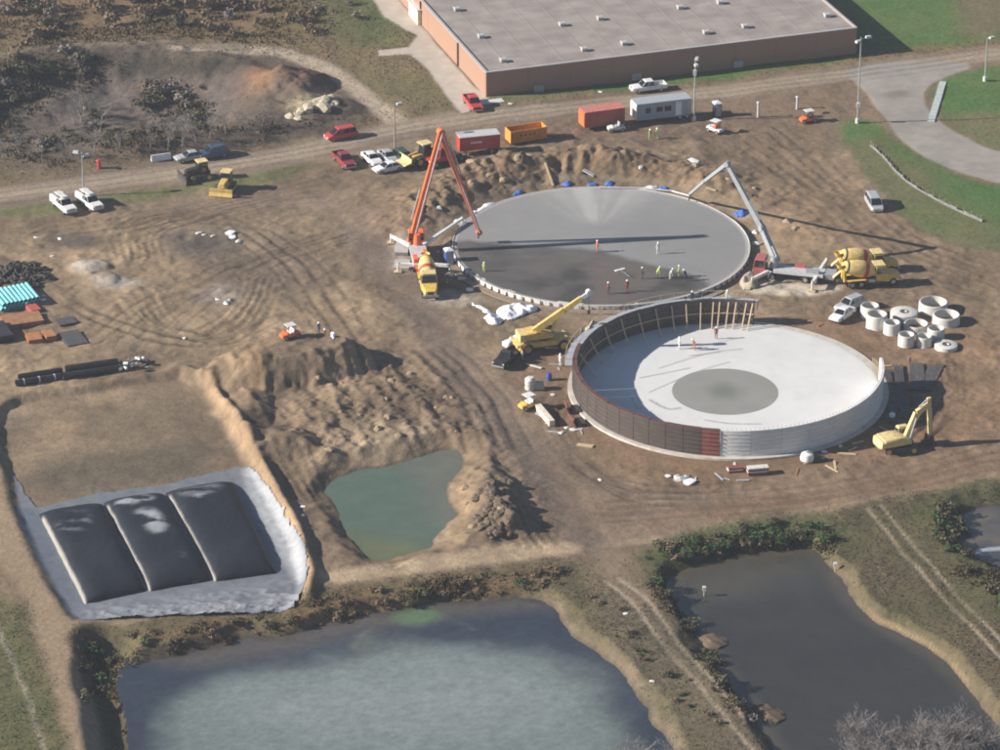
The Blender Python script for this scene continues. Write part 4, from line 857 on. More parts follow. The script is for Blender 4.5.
def utility(label, a, b):
    r = pickup(white, label, a, b, cat='truck', group=None, crew=False); r.name = 'utility_truck'
    for y in (-.78, .78): MB().box((-1.6, y, 1.25), (2.3, .42, .75)).part('tool_box', white, r)
    MB().beam((-2.4, 0, 1.9), (.6, 0, 2.1), .9, .10).part('ladder_rack', offwhite, r); return r
utility('white utility truck on the verge, left of its twin by the pole', (64, 209), (76, 219))
utility('white utility truck at the foot of the short light pole', (90, 206), (102, 215))

# ---- red road tractor and box trailer, other boxes on the verge
def trailer(label, a, b, L, Wd, Hh_, pm_, top, name='box_trailer', cat='trailer', wheels=True, nose=None, leg=True, z0=1.0, rzb=None):
    p = gp(*a); r = thing(name, label, cat, p, ang(a, b))
    MB().box((0, 0, z0 + Hh_ / 2), (L, Wd, Hh_)).part('body', pm_, r); MB().box((0, 0, z0 + Hh_ + .05), (L + .06, Wd + .06, .10)).part('roof', top, r)
    MB().box((0, 0, z0 - .12), (L * .96, .9, .24)).part('chassis', dsteel, r)
    for k in range(int(L / 1.25)):
        for s in (-1, 1): MB().box((-L / 2 + .7 + 1.25 * k, s * (Wd / 2 + .03), z0 + Hh_ / 2), (.10, .06, Hh_ - .1)).part('side_rib', pm_, r)
    if wheels:
        for x in (-L * .30, -L * .30 - 1.15):
            for y in (-Wd / 2 + .25, Wd / 2 - .25): wheel(r, x, y, .48, .32)
    if nose: MB().box((L / 2 + .06, 0, z0 + Hh_ / 2), (.12, Wd * .96, Hh_ * .9)).part('end_panel', nose, r)
    if leg:
        for y in (-.6, .6): MB().box((L * .32, y, z0 / 2), (.14, .14, z0)).part('leg', dsteel, r)
    return r
trailer('red box trailer with a silver top standing behind the orange boom', (478, 153), (458, 155), 6.2, 2.4, 2.1, red, pale_grey, z0=1.0)
for s_ in (-1, 1): MB().box((.6, s_ * 1.27, 2.25), (1.7, .03, .28)).part('white_mark', white, [o for o in COL.objects if o.name == 'box_trailer'][0])
trailer('faded red box trailer with an orange front end', (602, 127), (580, 130), 6.5, 2.4, 2.4, faded_red, mat('faded_red_roof', (.50, .16, .13), .7, dust=.2), z0=.7, nose=orange)
r = trailer('long silver-grey trailer with white ends below the long building', (661, 119), (636, 122), 8.8, 2.7, 2.6, mat('grey_trailer_side', (.30, .36, .40), .45, var=.1, dust=.2), silver, z0=.7, name='office_trailer', nose=white)
MB().box((-2.3, 1.40, 2.0), (.95, .08, 2.2)).part('door', white, r); MB().box((-2.3, -1.40, 2.0), (.95, .08, 2.2)).part('door', white, r)
for x in (-.6, .8): MB().box((x, 1.38, 2.2), (1.0, .06, .8)).part('window', glass, r)
MB().box((2.6, 1.38, 2.2), (.8, .06, .8)).part('window', glass, r)
# red tractor
p = gp(444, 163); r = thing('tractor_unit', 'red road tractor standing below the orange boom', 'truck', p, ang((444, 163), (462, 158)) + math.pi)
MB().box((-.2, 0, .75), (5.6, .9, .3)).part('chassis', dsteel, r); cabin(r, red, -.2, 1.6, -.1, 1.3, 1.1, .95, 1.4, 2.9); MB().loft([csec(x, w, .8, z) for x, w, z in ((-.25, 1.12, 1.45), (1.5, 1.1, 1.45), (2.9, .8, 1.35))]).part('body', red, r)
for x, ys in ((2.1, (-.95, .95)), (-1.4, (-.9, .9)), (-2.5, (-.9, .9))):
    for y in ys: wheel(r, x, y, .5, .36)
for y in (-.5, .5): MB().box((2.9, y, 1.05), (.12, .3, .22)).part('headlight', lampw, r)
for y in (-1.2, 1.2): MB().cyl((-.4, y * .8, 1.0), (-.4, y * .8, 3.3), .09, n=8).part('exhaust_stack', galv, r)
# open dumpster
p = gp(526, 140); r = thing('dumpster', 'open orange roll-off dumpster on the verge', 'dumpster', p, ang((526, 140), (546, 137)))
L, Wd, Hd = 5.9, 2.3, 1.9
for s in (-1, 1):
    w_ = MB().box((0, s * (Wd / 2 - .05), .25 + Hd / 2), (L, .1, Hd)).part('side_wall', dump_orange, r)
    for k in range(8): MB().box((-L / 2 + .45 + .72 * k, s * (Wd / 2 + .05), .25 + Hd / 2), (.12, .1, Hd - .15)).part('side_rib', dump_orange, w_)
for x in (-1.2, -.5, .3, 1.0): MB().box((x, -Wd / 2 - .012, 1.35), (.42, .02, .3)).part('dark_mark', dsteel, r)
for s in (-1, 1): MB().box((s * (L / 2 - .05), 0, .25 + Hd / 2), (.1, Wd - .22, Hd)).part('end_wall', dump_orange, r)
MB().box((0, 0, .30), (L - .22, Wd - .22, .1)).part('floor', rust, r)
for y in (-.7, .7): MB().box((0, y, .12), (L, .16, .22)).part('skid_rail', dsteel, r)
m = MB()
for k in range(5): m.box((-2 + k, .2 * (-1) ** k, .75), (1.1, 1.6, .6), rz=.5 * k, ry=.2)
o = m.part('rubbish', mat('rubbish_mix', (.20, .15, .11), .9, var=.5, scale=3), r); o['kind'] = 'stuff'

# ---- earthmovers
def track(parent, y, L, hh, w, z0=0.0):
    prof = []
    for k in range(9): a = -math.pi / 2 + math.pi * k / 8; prof.append((L / 2 - hh / 2 + hh / 2 * math.cos(a), z0 + hh / 2 + hh / 2 * math.sin(a)))
    for k in range(9): a = math.pi / 2 + math.pi * k / 8; prof.append((-L / 2 + hh / 2 + hh / 2 * math.cos(a), z0 + hh / 2 + hh / 2 * math.sin(a)))
    t = MB().prism(prof, y - w / 2, y + w / 2).part('track', dsteel, parent)
    for s in (-1, 1): MB().cyl((s * (L / 2 - hh / 2), y - w / 2 - .02, z0 + hh / 2), (s * (L / 2 - hh / 2), y + w / 2 + .02, z0 + hh / 2), hh * .34, n=12).part('sprocket', yellow, t)
    return t
def loader(label, a, b, cat='loader', raised=.9, pm_=None):
    pm_ = pm_ or yellow; p = gp(*a); r = thing('wheel_loader', label, cat, p, ang(a, b))
    MB().loft([csec(x, w, .8, z, .1) for x, w, z in ((-3.0, .85, 1.6), (-2.6, 1.0, 2.0), (-.9, 1.0, 2.1))]).part('engine_hood', pm_, r)
    MB().box((.6, 0, 1.1), (2.6, 1.1, .9)).part('front_frame', pm_, r); cabin(r, black_p, -.95, .55, -.8, .35, .75, .7, 1.5, 3.15, sides=1)
    MB().box((-.2, 0, 3.22), (1.75, 1.7, .16)).part('cab_roof', cream_y, r)
    for s in (-1, 1): MB().beam((.8, s * .55, 1.7), (2.9, s * .55, .45 + raised), .22, .34).part('lift_arm', pm_, r)
    c = (3.2, .3 + raised); MB().prism([(c[0] - .35, c[1] - .25), (c[0] + 1.0, c[1] - .4), (c[0] + .95, c[1] - .3), (c[0] - .1, c[1] - .1), (c[0] - .2, c[1] + .5), (c[0] + .3, c[1] + .85), (c[0] + .2, c[1] + .9), (c[0] - .4, c[1] + .55)], -1.35, 1.35).part('bucket', cream_y, r)
    for x in (1.35, -1.75):
        for y in (-1.0, 1.0): wheel(r, x, y, .75, .55, yellow)
    return r
loader('yellow wheel loader parked left of the orange boom', (424, 163), (408, 167))
def dozer(label, a, b, pm_=None, blade=None):
    pm_ = pm_ or yellow; p = gp(*a); r = thing('bulldozer', label, 'bulldozer', p, ang(a, b))
    for y in (-.95, .95): track(r, y, 3.4, 1.0, .55)
    MB().box((.2, 0, 1.0), (3.6, 1.3, .7)).part('frame', pm_, r); MB().loft([csec(x, w, 1.1, z, .1) for x, w, z in ((.3, .55, 1.95), (1.9, .5, 1.8), (2.1, .42, 1.7))]).part('engine_hood', pm_, r)
    cabin(r, black_p, -1.3, .3, -1.2, .15, .75, .68, 1.3, 2.75, sides=1); MB().box((-.5, 0, 2.84), (1.6, 1.55, .14)).part('cab_roof', cream_y, r)
    MB().prism([(2.5, .1), (2.75, .05), (2.62, .6), (2.72, 1.2), (2.5, 1.2), (2.42, .6)], -1.75, 1.75).part('blade', blade or pm_, r)
    for y in (-1.35, 1.35): MB().beam((-.3, y, .5), (2.45, y, .45), .14, .2).part('push_arm', pm_, r)
    return r
dozer('orange-yellow bulldozer on the grass verge with its blade toward the camera', (226, 190), (216, 203))
dozer('dark bulldozer with a pale cab roof on the road edge', (199, 179), (182, 182), black_p, dsteel)
def excavator(a, bkt, label):
    p = gp(*a); hd = ang(a, bkt); r = thing('excavator', label, 'excavator', p, hd)
    q = gp(*bkt); D = math.hypot(q.x - p.x, q.y - p.y)
    tr = thing('undercarriage', None, None, (0, 0, 0)); tr.parent = r; tr.rotation_euler = (0, 0, -hd + R(8))
    for y in (-1.15, 1.15): track(tr, y, 4.2, .95, .6)
    MB().box((0, 0, .75), (2.4, 1.9, .4)).part('car_body', dsteel, tr)
    MB().cyl((0, 0, .9), (0, 0, 1.2), .8, n=16).part('turntable', dsteel, r)
    MB().loft([csec(x, w, 1.2, z, .16) for x, w, z in ((-2.9, 1.05, 1.95), (-2.6, 1.35, 2.25), (-1.2, 1.38, 2.35), (.2, 1.38, 2.25), (1.1, 1.3, 1.8))]).part('upper_body', cream_y, r, smooth=True)
    MB().loft([csec(x, w, 1.15, z, .2) for x, w, z in ((-3.25, 1.0, 1.9), (-3.05, 1.3, 2.15), (-2.5, 1.4, 2.2))]).part('counterweight', cream_y, r, smooth=True)
    cabin(r, cream_y, .0, 1.75, .05, 1.5, .48, .44, 1.3, 2.95).location = (0, 0, 0)
    for ch in r.children:
        if ch.name.split('.')[0] in ('cabin', 'windshield', 'rear_window', 'side_window'): ch.location.y = .88
    h0, kn, tip, bk = (.9, -.1, 1.9), (D * .50, -.1, 4.9), (D * .90, -.1, 6.0), (D - .35, -.1, 1.35)
    b1 = MB().beam(h0, kn, .55, .62, .5, .85); b1.beam(kn, tip, .5, .85, .36, .42); b1.part('boom', cream_y, r)
    MB().beam((tip[0] - .25, -.1, tip[2] + .75), bk, .36, .5, .3, .36).part('stick', cream_y, r)
    c = bk; MB().prism([(c[0] - .3, c[2] + .1), (c[0] + .35, c[2] + .1), (c[0] + .45, c[2] - .6), (c[0] + .1, c[2] - 1.25), (c[0] - .75, c[2] - 1.2), (c[0] - .95, c[2] - .75), (c[0] - .45, c[2] - .75)], -.7, .5).part('bucket', dsteel, r)
    for s in (-.55, .35): MB().cyl((1.2, s, 1.7), (kn[0] - .3, s, kn[2] - .5), .09, n=8).part('boom_cylinder', galv, r)
    MB().cyl((kn[0] + .2, -.1, kn[2] + .75), (tip[0] - .35, -.1, tip[2] + .65), .10, n=8).part('stick_cylinder', galv, r)
    MB().cyl((tip[0] + .2, -.1, tip[2] - .8), (bk[0] + .35, -.1, bk[2] + .35), .08, n=8).part('bucket_cylinder', galv, r)
    return r
excavator((899, 450), (932, 444), 'yellow tracked excavator with its bucket lowered beside the near tank')

# ---- concrete mixer trucks
def mixer(label, a, b, banded=1, group=None):
    p = gp(*a); r = thing('mixer_truck', label, 'mixer truck', p, ang(a, b), group)
    MB().box((-.2, 0, .82), (8.6, .9, .28)).part('chassis', dsteel, r)
    MB().loft([csec(x, w, .75, z, .14) for x, w, z in ((2.1, 1.1, 1.75), (3.0, 1.08, 1.72), (4.2, .85, 1.55), (4.4, .75, 1.4))]).part('hood', mix_y, r)
    MB().box((1.55, 0, 1.35), (1.5, 2.3, 1.0)).part('cab_base', mix_y, r); cabin(r, mix_y, .8, 2.35, .85, 2.05, 1.15, 1.02, 1.8, 2.95); MB().box((1.4, 0, 3.02), (1.5, 1.9, .12)).part('cab_roof', cream_y, r)
    Md = Matrix.Translation((.75, 0, 1.95)) @ Matrix.Rotation(-math.pi / 2 + .24, 4, 'Y')      # axis runs back and up
    prof = [(.35, 0), (.85, .15), (1.12, 1.0), (1.22, 1.8), (1.20, 2.5), (1.0, 3.5), (.72, 4.4), (.62, 4.5)]
    d = MB().lathe(prof, 24, Md).part('drum', mat('drum_cream_yellow', (.78, .58, .20), .5, var=.12, dust=.3), r, smooth=True)
    def rr(h): return float(np.interp(h, [q[1] for q in prof], [q[0] for q in prof])) + .012
    for lo_, hi_ in ((1.05, 1.65),) if banded else (): MB().lathe([(rr(lo_), lo_), (rr((lo_ + hi_) / 2), (lo_ + hi_) / 2), (rr(hi_), hi_)], 24, Md).part('drum_stripe', mat('drum_red_stripe', (.55, .05, .04), .5, dust=.2), d, smooth=True)
    MB().lathe([(rr(3.9), 3.9), (rr(4.15), 4.15)], 24, Md).part('drum_ring', dsteel, d, smooth=True)
    MB().box((-3.55, 0, 1.9), (.35, 1.7, 2.0), top=(1, .6)).part('rear_pedestal', mix_y, r)
    MB().lathe([(.30, 2.75), (.62, 3.4), (.66, 3.4), (.34, 2.72)], 14, Matrix.Translation((-4.1, 0, 0)), close=True).part('hopper', mix_y, r)
    MB().prism([(-4.0, 2.4), (-4.15, 2.2), (-5.1, 1.4), (-5.0, 1.6)], -.28, .28).part('chute', cream_y, r)
    for y in (-1.0, 1.0):
        wheel(r, 3.3, y, .52, .34, pale_grey)
        for x in (-1.3, -2.6): wheel(r, x, y * .94, .52, .55, pale_grey)
        MB().box((-1.95, y, 1.16), (2.7, .55, .08)).part('fender', mix_y, r); MB().cyl((-.3, y, .95), (.6, y, .95), .28, n=12).part('fuel_tank', galv, r)
        MB().box((4.38, y * .62, 1.05), (.12, .32, .24)).part('headlight', lampw, r)
    MB().cyl((.62, -.9, 1.9), (.62, .9, 1.9), .32, n=12).part('water_tank', cream_y, r)
    MB().box((4.45, 0, .75), (.25, 2.2, .3)).part('bumper', galv, r); MB().box((4.42, 0, 1.2), (.08, .8, .4)).part('grille', dsteel, r); return r
mixer('yellow mixer truck backed up to the orange concrete pump, cab toward the camera', (428, 288), (433, 312))
mixer('nearer of the two yellow mixer trucks with red drum bands near the white rings', (868, 284), (902, 281))
mixer('farther of the two yellow mixer trucks, half hidden behind its twin', (866, 272), (900, 269))

# ---- concrete pump trucks
def pump(label, a, b, pm_, cabm, boom, bw, legs, hose=True):
    p = gp(*a); hd = ang(a, b); r = thing('pump_truck', label, 'pump truck', p, hd); inv = (Matrix.Translation(p) @ Matrix.Rotation(hd, 4, 'Z')).inverted()
    MB().box((0, 0, .95), (10.6, 1.0, .35)).part('chassis', dsteel, r); MB().box((-1.0, 0, 1.35), (7.0, 2.3, .45)).part('deck', pale_grey, r)
    MB().box((4.5, 0, 1.2), (1.7, 2.35, 1.0)).part('cab_base', cabm, r); cabin(r, cabm, 3.65, 5.35, 3.7, 5.15, 1.17, 1.08, 1.65, 2.95)
    MB().box((-5.4, 0, 1.25), (1.1, 1.6, .9), top=(1.35, 1.3)).part('hopper', pm_, r); MB().cyl((2.6, 0, 1.5), (2.6, 0, 3.1), .55, .42, n=14).part('turret', pm_, r)
    MB().box((-3.0, .75, 1.85), (1.8, .6, .6)).part('hydraulic_tank', pm_, r); MB().box((-1.0, -.8, 1.8), (1.6, .5, .5)).part('water_box', cabm, r)
    for x in (4.2, 2.6, -2.0, -3.3):
        for y in (-.95, .95): wheel(r, x, y, .52, .42)
    for y in (-.8, .8): MB().box((5.38, y, 1.15), (.08, .35, .22)).part('headlight', lampw, r)
    pts = [inv @ Vector(q) for q in boom]
    for k, (s, e) in enumerate(zip(pts[:-1], pts[1:])):
        w = bw[k]; o = MB().beam(s, e, w, w * 1.3, bw[k + 1], bw[k + 1] * 1.3).part('boom_section', pm_, r)
        side = (e - s).cross(Vector((0, 0, 1))).normalized() * (w * .5 + .14); MB().cyl(s + side, e + side, .085, n=7).part('delivery_pipe', pale_grey, o)
        MB().cyl(e - side * .8, e + side * .8, w * .62, n=12).part('boom_joint', pm_, o)
        if k < 2:
            up = Vector((0, 0, 1)); m_ = s.lerp(e, .42); MB().cyl(s.lerp(e, .12) - side * .3 - (e - s).normalized().cross(side).normalized() * w * .95, m_ - side * .3 - (e - s).normalized().cross(side).normalized() * w * .9, .11, n=8).part('boom_cylinder', galv, o)
    if hose: MB().cyl(pts[-1], pts[-1] + Vector((.1, .1, -1.0)), .10, n=8).part('end_hose', rubber, r)
    for (sx, sy), (fx, fy) in legs:
        q = inv @ gp(fx, fy); s = Vector((sx, sy, 1.2)); e = Vector((q.x, q.y, 1.25))
        o = MB().beam(s, e, .42, .46, .34, .38).part('outrigger_arm', white, r); MB().cyl((e.x, e.y, q.z + .1), (e.x, e.y, 1.55), .14, n=10).part('outrigger_jack', offwhite, o); MB().box((e.x, e.y, q.z + .08), (1.0, 1.0, .16)).part('outrigger_pad', wood, o)
    return r
bz = lambda px, py, gy: G(px, py, hgt(px, py, gy))
pb = gp(413, 258)
pump('orange concrete pump truck with its tall folded boom reaching over the far slab', (419, 262), (414, 240), orange, orange,
     [bz(414, 232, 256), bz(441, 132, 251), bz(479, 232, 247)], [.85, .66, .36], [((3.2, 1.0), (391, 243)), ((3.2, -1.0), (462, 224)), ((-3.6, 1.0), (398, 272)), ((-3.6, -1.0), (450, 274))])
pump('grey concrete pump truck with its boom folded low along the far slab', (792, 279), (764, 276), mat('boom_grey_paint', (.30, .33, .35), .5, var=.1, dust=.25), mat('cab_dull_red', (.38, .09, .08), .5, dust=.25),
     [bz(777, 262, 277), bz(762, 228, 268), bz(727, 164, 259), bz(705, 181, 232), bz(690, 194, 206)], [.74, .62, .42, .34, .28], [((3.2, 1.0), (752, 287)), ((3.2, -1.0), (772, 264)), ((-3.6, 1.0), (812, 291)), ((-3.6, -1.0), (826, 268))])
pth = [G(690, 196, 1.6), G(672, 191, .75), G(640, 188, .75), G(600, 187.5, .75)]
m = MB()
for s, e in zip(pth[:-1], pth[1:]): m.cyl(s, e, .12, n=8)
tag(m.part('concrete_hose', pale_grey), 'pale concrete delivery hose lying along the far rim of the slab', 'hose')

# ---- mobile crane
p = gp(543, 349); hd = ang((516, 353), (572, 346)); r = thing('mobile_crane', 'yellow mobile crane with its boom raised between the two tanks', 'crane', p, hd); inv = (Matrix.Translation(p) @ Matrix.Rotation(hd, 4, 'Z')).inverted()
MB().loft([csec(x, w, .9, z, .1) for x, w, z in ((-3.9, 1.1, 1.5), (-3.4, 1.25, 1.65), (3.2, 1.25, 1.65), (3.9, 1.1, 1.4))]).part('carrier', yellow, r)
for x in (2.5, -2.5):
    for y in (-1.2, 1.2): wheel(r, x, y, .8, .6, yellow)
MB().cyl((0, 0, 1.6), (0, 0, 1.95), .95, n=16).part('turntable', dsteel, r); MB().loft([csec(x, w, 1.95, z, .1) for x, w, z in ((-2.8, 1.1, 2.9), (-1.2, 1.2, 3.1), (1.2, 1.0, 2.5))]).part('upper_body', yellow, r)
MB().box((-3.1, 0, 2.4), (.8, 2.3, 1.0)).part('counterweight', cream_y, r)
cabin(r, cream_y, .1, 1.7, .2, 1.45, .5, .45, 1.9, 3.35)
for ch in r.children:
    if ch.name.split('.')[0] in ('cabin', 'windshield', 'rear_window', 'side_window'): ch.location.y = .95
pv = inv @ bz(534, 331, 352); tp_ = inv @ bz(589, 293, 352)
for k, (u0, u1, w) in enumerate(((0, .55, .72), (.45, .86, .56), (.8, 1.0, .42))): MB().beam(pv.lerp(tp_, u0), pv.lerp(tp_, u1), w, w * 1.15).part('boom_section', yellow if k < 2 else pale_grey, r)
MB().cyl((1.0, -.2, 2.2), pv.lerp(tp_, .42) - Vector((0, 0, .35)), .16, n=10).part('lift_cylinder', cream_y, r); MB().cyl(tp_ + Vector((0, -.35, .1)), tp_ + Vector((0, .35, .1)), .40, n=14).part('boom_head', offwhite, r)
MB().cyl(tp_, tp_ - Vector((0, 0, 2.6)), .035, n=6).part('hoist_rope', dsteel, r); MB().box(tp_ - Vector((0, 0, 2.8)), (.35, .25, .5)).part('hook_block', dsteel, r)
for x in (3.6, -3.6):
    for y in (-1, 1):
        o = MB().beam((x, y * 1.0, 1.0), (x, y * 2.6, 1.0), .3, .3).part('outrigger_arm', yellow, r); MB().cyl((x, y * 2.6, .1), (x, y * 2.6, 1.3), .11, n=8).part('outrigger_jack', galv, o); MB().cyl((x, y * 2.6, .02), (x, y * 2.6, .14), .35, n=12).part('outrigger_float', dsteel, o)

# ---- small machines and wagons on the verge
def buggy(label, a, b, body, seat, name='utility_cart', cat='utility cart', canopy=None):
    p = gp(*a); r = thing(name, label, cat, p, ang(a, b))
    MB().loft([csec(x, w, .35, z, .1) for x, w, z in ((-1.3, .65, .8), (-.3, .7, .75), (.6, .7, .95), (1.3, .5, .8))]).part('body', body, r)
    MB().prism([(-.45, .7), (.15, .7), (.15, .95), (-.3, .98), (-.42, 1.45), (-.55, 1.45)], -.55, .55).part('seat', seat, r)
    for x in (.85, -.85):
        for y in (-.62, .62): wheel(r, x, y, .32, .24)
    for x in (-.6, .45):
        for y in (-.58, .58): MB().cyl((x, y, .8), (x * .9, y * .9, 1.85), .035, n=6).part('roll_bar', dsteel, r)
    if canopy: MB().box((-.1, 0, 1.9), (1.35, 1.25, .08)).part('canopy', canopy, r)
    return r
buggy('white utility cart with an orange rear on the dirt verge', (715, 132), (706, 129), white, orange, canopy=white)
buggy('small orange machine with a pale roof on bare dirt near the lawn', (808, 122), (796, 124), orange, black_p, canopy=offwhite, name='compact_machine', cat='compact machine')
buggy('small orange and white machine on the crest of the spoil mound', (290, 345), (278, 348), orange, offwhite, canopy=offwhite, name='compact_machine', cat='compact machine')
buggy('small yellow machine with a white front beside the haul road', (528, 408), (519, 411), mix_y, white, canopy=white, name='compact_machine', cat='compact machine')
buggy('small white cart standing before the faded red trailer', (616, 131), (606, 132), offwhite, grey_p)
# ---------------------------------------------------------------- light poles
def pole(label, base, top, heads=((.9, .25), (-.2, .5)), wood_=False, box=None):
    p = gp(*base); h = max(3.0, hgt(top[0], top[1], base[1])); r = thing('light_pole', label, 'light pole', p)
    MB().cyl((0, 0, -.3), (0, 0, .75), .34, n=14).part('pole_base', conc, r, smooth=True); MB().cyl((0, 0, .7), (0, 0, h), .15, .085, n=10).part('pole', bark if wood_ else galv, r, smooth=True)
    for k, (dx, dy) in enumerate(heads):
        a = MB().cyl((0, 0, h - .35 - .5 * k), (dx, dy, h - .1 - .5 * k), .06, n=7).part('arm', galv, r)
        MB().box((dx * 1.25, dy * 1.25, h - .08 - .5 * k), (.95, .55, .34), rz=math.atan2(dy, dx), top=(.8, .8)).part('lamp_head', pale_grey, a)
    if box: MB().box((-.05, -.28, box), (.5, .35, .8)).part('control_box', offwhite, r)
    return r
pole('tall light pole in the grass at the corner of the grey drive', (857.5, 123), (861, 37), ((.9, .2), (-.35, -.25)), box=3.0)
pole('light pole standing beside the silver-grey trailer', (694, 121), (693, 60), ((.2, .7), (.1, -.5)), box=8)
pole('light pole beyond the drive, cut off from the site by a lawn', (985, 81), (985, 38), ((.6, .3),))
pole('slim light pole behind the parked white cars', (395, 155), (393, 104), ((.6, .2),), wood_=True)
pole('short light pole behind the two white utility trucks', (84, 196), (79, 152), ((-.7, .2), (.4, .2)))
def post(label, a, h, m_, name='marker_post', cat='post', r0=.12, cap=None):
    r = thing(name, label, cat, gp(*a)); MB().cyl((0, 0, -.2), (0, 0, h), r0, r0 * .8, n=10).part('post', m_, r)
    MB().lathe([(0, h + .16), (r0 * 1.2, h + .08), (r0 * 1.5, h - .02), (r0 * 1.1, h - .06)], 12).part('cap', cap or m_, r); return r
post('small red standpipe on the verge left of the white barrier', (99, 168), 1.2, red, 'standpipe', 'standpipe', .3)
post('pale post on the bare dirt right of the silver-grey trailer', (758, 117), 2.4, pale_grey, r0=.2)
post('pale post on the bare dirt close to the small orange machine', (797, 109), 2.0, pale_grey, r0=.2)
post('thin dark post on the earth right of the open tank side', (804, 322), 2.2, rust, r0=.07)
# white barrier
p = gp(161, 160); r = thing('road_barrier', 'white concrete barrier at the edge of the pale road', 'barrier', p, ang((151, 161), (171, 158)))
MB().prism([(-.0 - .30, 0), (.30, 0), (.27, .2), (.12, .45), (.09, .95), (-.09, .95), (-.12, .45), (-.27, .2)], -1.5, 1.5).part('barrier_body', white, r, rot=(0, 0, math.pi / 2))
for y in (-.9, .9): MB().box((y, 0, .03), (.5, .64, .08)).part('foot', conc, r)
# portable toilet
def toilet(label, a, body, roof_):
    r = thing('portable_toilet', label, 'portable toilet', gp(*a), .3); MB().box((0, 0, 1.1), (1.15, 1.15, 2.1), top=(.96, .96)).part('cabin', body, r); MB().lathe([(.95, 2.15), (.80, 2.3), (.35, 2.48), (0, 2.5)], 4, Matrix.Rotation(math.pi / 4, 4, 'Z')).part('roof', roof_, r)
    MB().box((0, -.60, 1.1), (.85, .06, 1.85)).part('door', grey_p, r); MB().cyl((.45, .45, 2.2), (.45, .45, 2.8), .05, n=8).part('vent_pipe', black_p, r); MB().box((0, 0, .03), (1.3, 1.3, .1)).part('skid', dsteel, r)
toilet('dark portable toilet with a white roof right of the silver-grey trailer', (717, 116), navy, white)
toilet('blue portable toilet between the orange pump truck and the slab edge', (449, 264), blue_p, white)
# pale strip of paving at the lawn edge
p0, p1 = gp(931, 122), gp(943, 82); r = thing('paved_strip', 'narrow pale strip of paving slabs at the lawn edge beside the grey drive', 'paving', p0, math.atan2(p1.y - p0.y, p1.x - p0.x)); L = (p1 - p0).length
for k in range(9): q = p0.lerp(p1, (k + .5) / 9); MB().box((L * (k + .5) / 9, 0, hm(q.x, q.y) - p0.z + .06), (L / 9 - .05, 1.05, .2)).part('paving_slab', mat('pale_teal_slab', (.40, .46, .45), .8, dust=.2), r)
# black silt fence across the lawn
sp = smooth_open([(870, 146), (884, 158), (893, 170), (908, 184), (930, 197), (952, 209), (982, 222)], 2); r = thing('silt_fence', 'low pale silt fence winding down the lawn below the grey drive', 'fence', gp(*sp[0])); o0 = r.location
pp = [gp(*q) for q in sp]; sfm = mat('silt_cloth', (.17, .18, .185), .75, var=.25, scale=1, dust=.3); MB_post = MB().box((0, 0, .35), (.07, .07, 1.1)).mesh('fence_post_mesh', wood)
for a, b in zip(pp[:-1], pp[1:]):
    d = b - a; n_ = Vector((-d.y, d.x, 0)).normalized() * .03; m = MB(); q = [a - o0, b - o0]
    m.add([q[0] - n_, q[0] + n_, q[1] + n_, q[1] - n_] + [v + Vector((0, 0, .38)) + Vector((.1 * rnd.uniform(-1, 1), 0, .1 * rnd.uniform(-1, 1))) for v in (q[0] - n_, q[0] + n_, q[1] + n_, q[1] - n_)], [(0, 3, 2, 1), (4, 5, 6, 7), (0, 1, 5, 4), (1, 2, 6, 5), (2, 3, 7, 6), (3, 0, 4, 7)])
    m.part('fence_cloth', sfm, r); link_mesh('fence_post', MB_post, r, q[0] + n_ * 3)

# ---------------------------------------------------------------- precast rings and lids
def ring(cx, cyt, rx, cyb, label, lid=False, tilt=0.0, thick=.16):
    """cyt: row of the top ellipse's centre, cyb: row of the bottom ellipse's centre"""
    p = gp(cx, cyb); sc = rx / (FPX / (p - cam.location).length); h = max(.35, hgt(cx, cyt, cyb) - p.z)
    r = thing('precast_slab' if lid else 'concrete_ring', label, 'concrete lid' if lid else 'concrete ring', p, rnd.uniform(0, 6), 'precast concrete rings and lids'); r.rotation_euler[1] = tilt
    if lid:
        MB().lathe([(0, 0), (sc, 0), (sc, h), (sc * .97, h + .03), (.42, h + .03), (.42, h - .15), (0, h - .15)], 36).part('lid_body', conc, r, smooth=True); MB().lathe([(.44, h + .035), (.56, h + .035), (.56, h + .11), (.44, h + .11)], 20, close=True).part('hatch_rim', dsteel, r)
    else:
        t = thick; MB().lathe([(sc - t, 0), (sc, 0), (sc, h - .12), (sc - t * .45, h - .10), (sc - t * .45, h), (sc - t, h)], 36, close=True).part('ring_wall', conc, r, smooth=True)
        MB().lathe([(sc + .002, .02), (sc + .03, .02), (sc + .03, .14), (sc + .002, .14)], 36, close=True).part('base_lip', conc, r)
    return r
ring(869.5, 306, 9.3, 317, 'tall white ring beside the parked silver car, partly behind its neighbour')
ring(876.4, 314, 10.4, 327, 'tallest slim white ring, standing in front of the ring by the silver car')
ring(891.6, 322, 8.3, 333, 'slim white ring in the front row, second from the parked cars')
ring(903.6, 312, 13.6, 319, 'broad round lid with a dark slot lying in the middle of the rings', lid=True)
ring(933, 301.5, 14.4, 310.5, 'broad high ring at the back of the group of rings', thick=.22)
ring(946, 314.5, 13.6, 323, 'broad ring at the far side from the cars, in front of the back ring', thick=.22)
ring(916, 322.5, 12.2, 329, 'broad low ring in the middle of the rings', thick=.2)
ring(935.6, 327.5, 8.6, 338, 'slim ring against the broad ring on the far side from the cars')
ring(906, 334, 8.2, 345, 'slim ring nearest the white tank floor in the front row')
ring(923.6, 336.5, 7.9, 345.5, 'slim ring in the front row next to the small lid')
ring(946, 344, 11.5, 348, 'low round lid with a hatch lying at the front corner of the rings', lid=True)

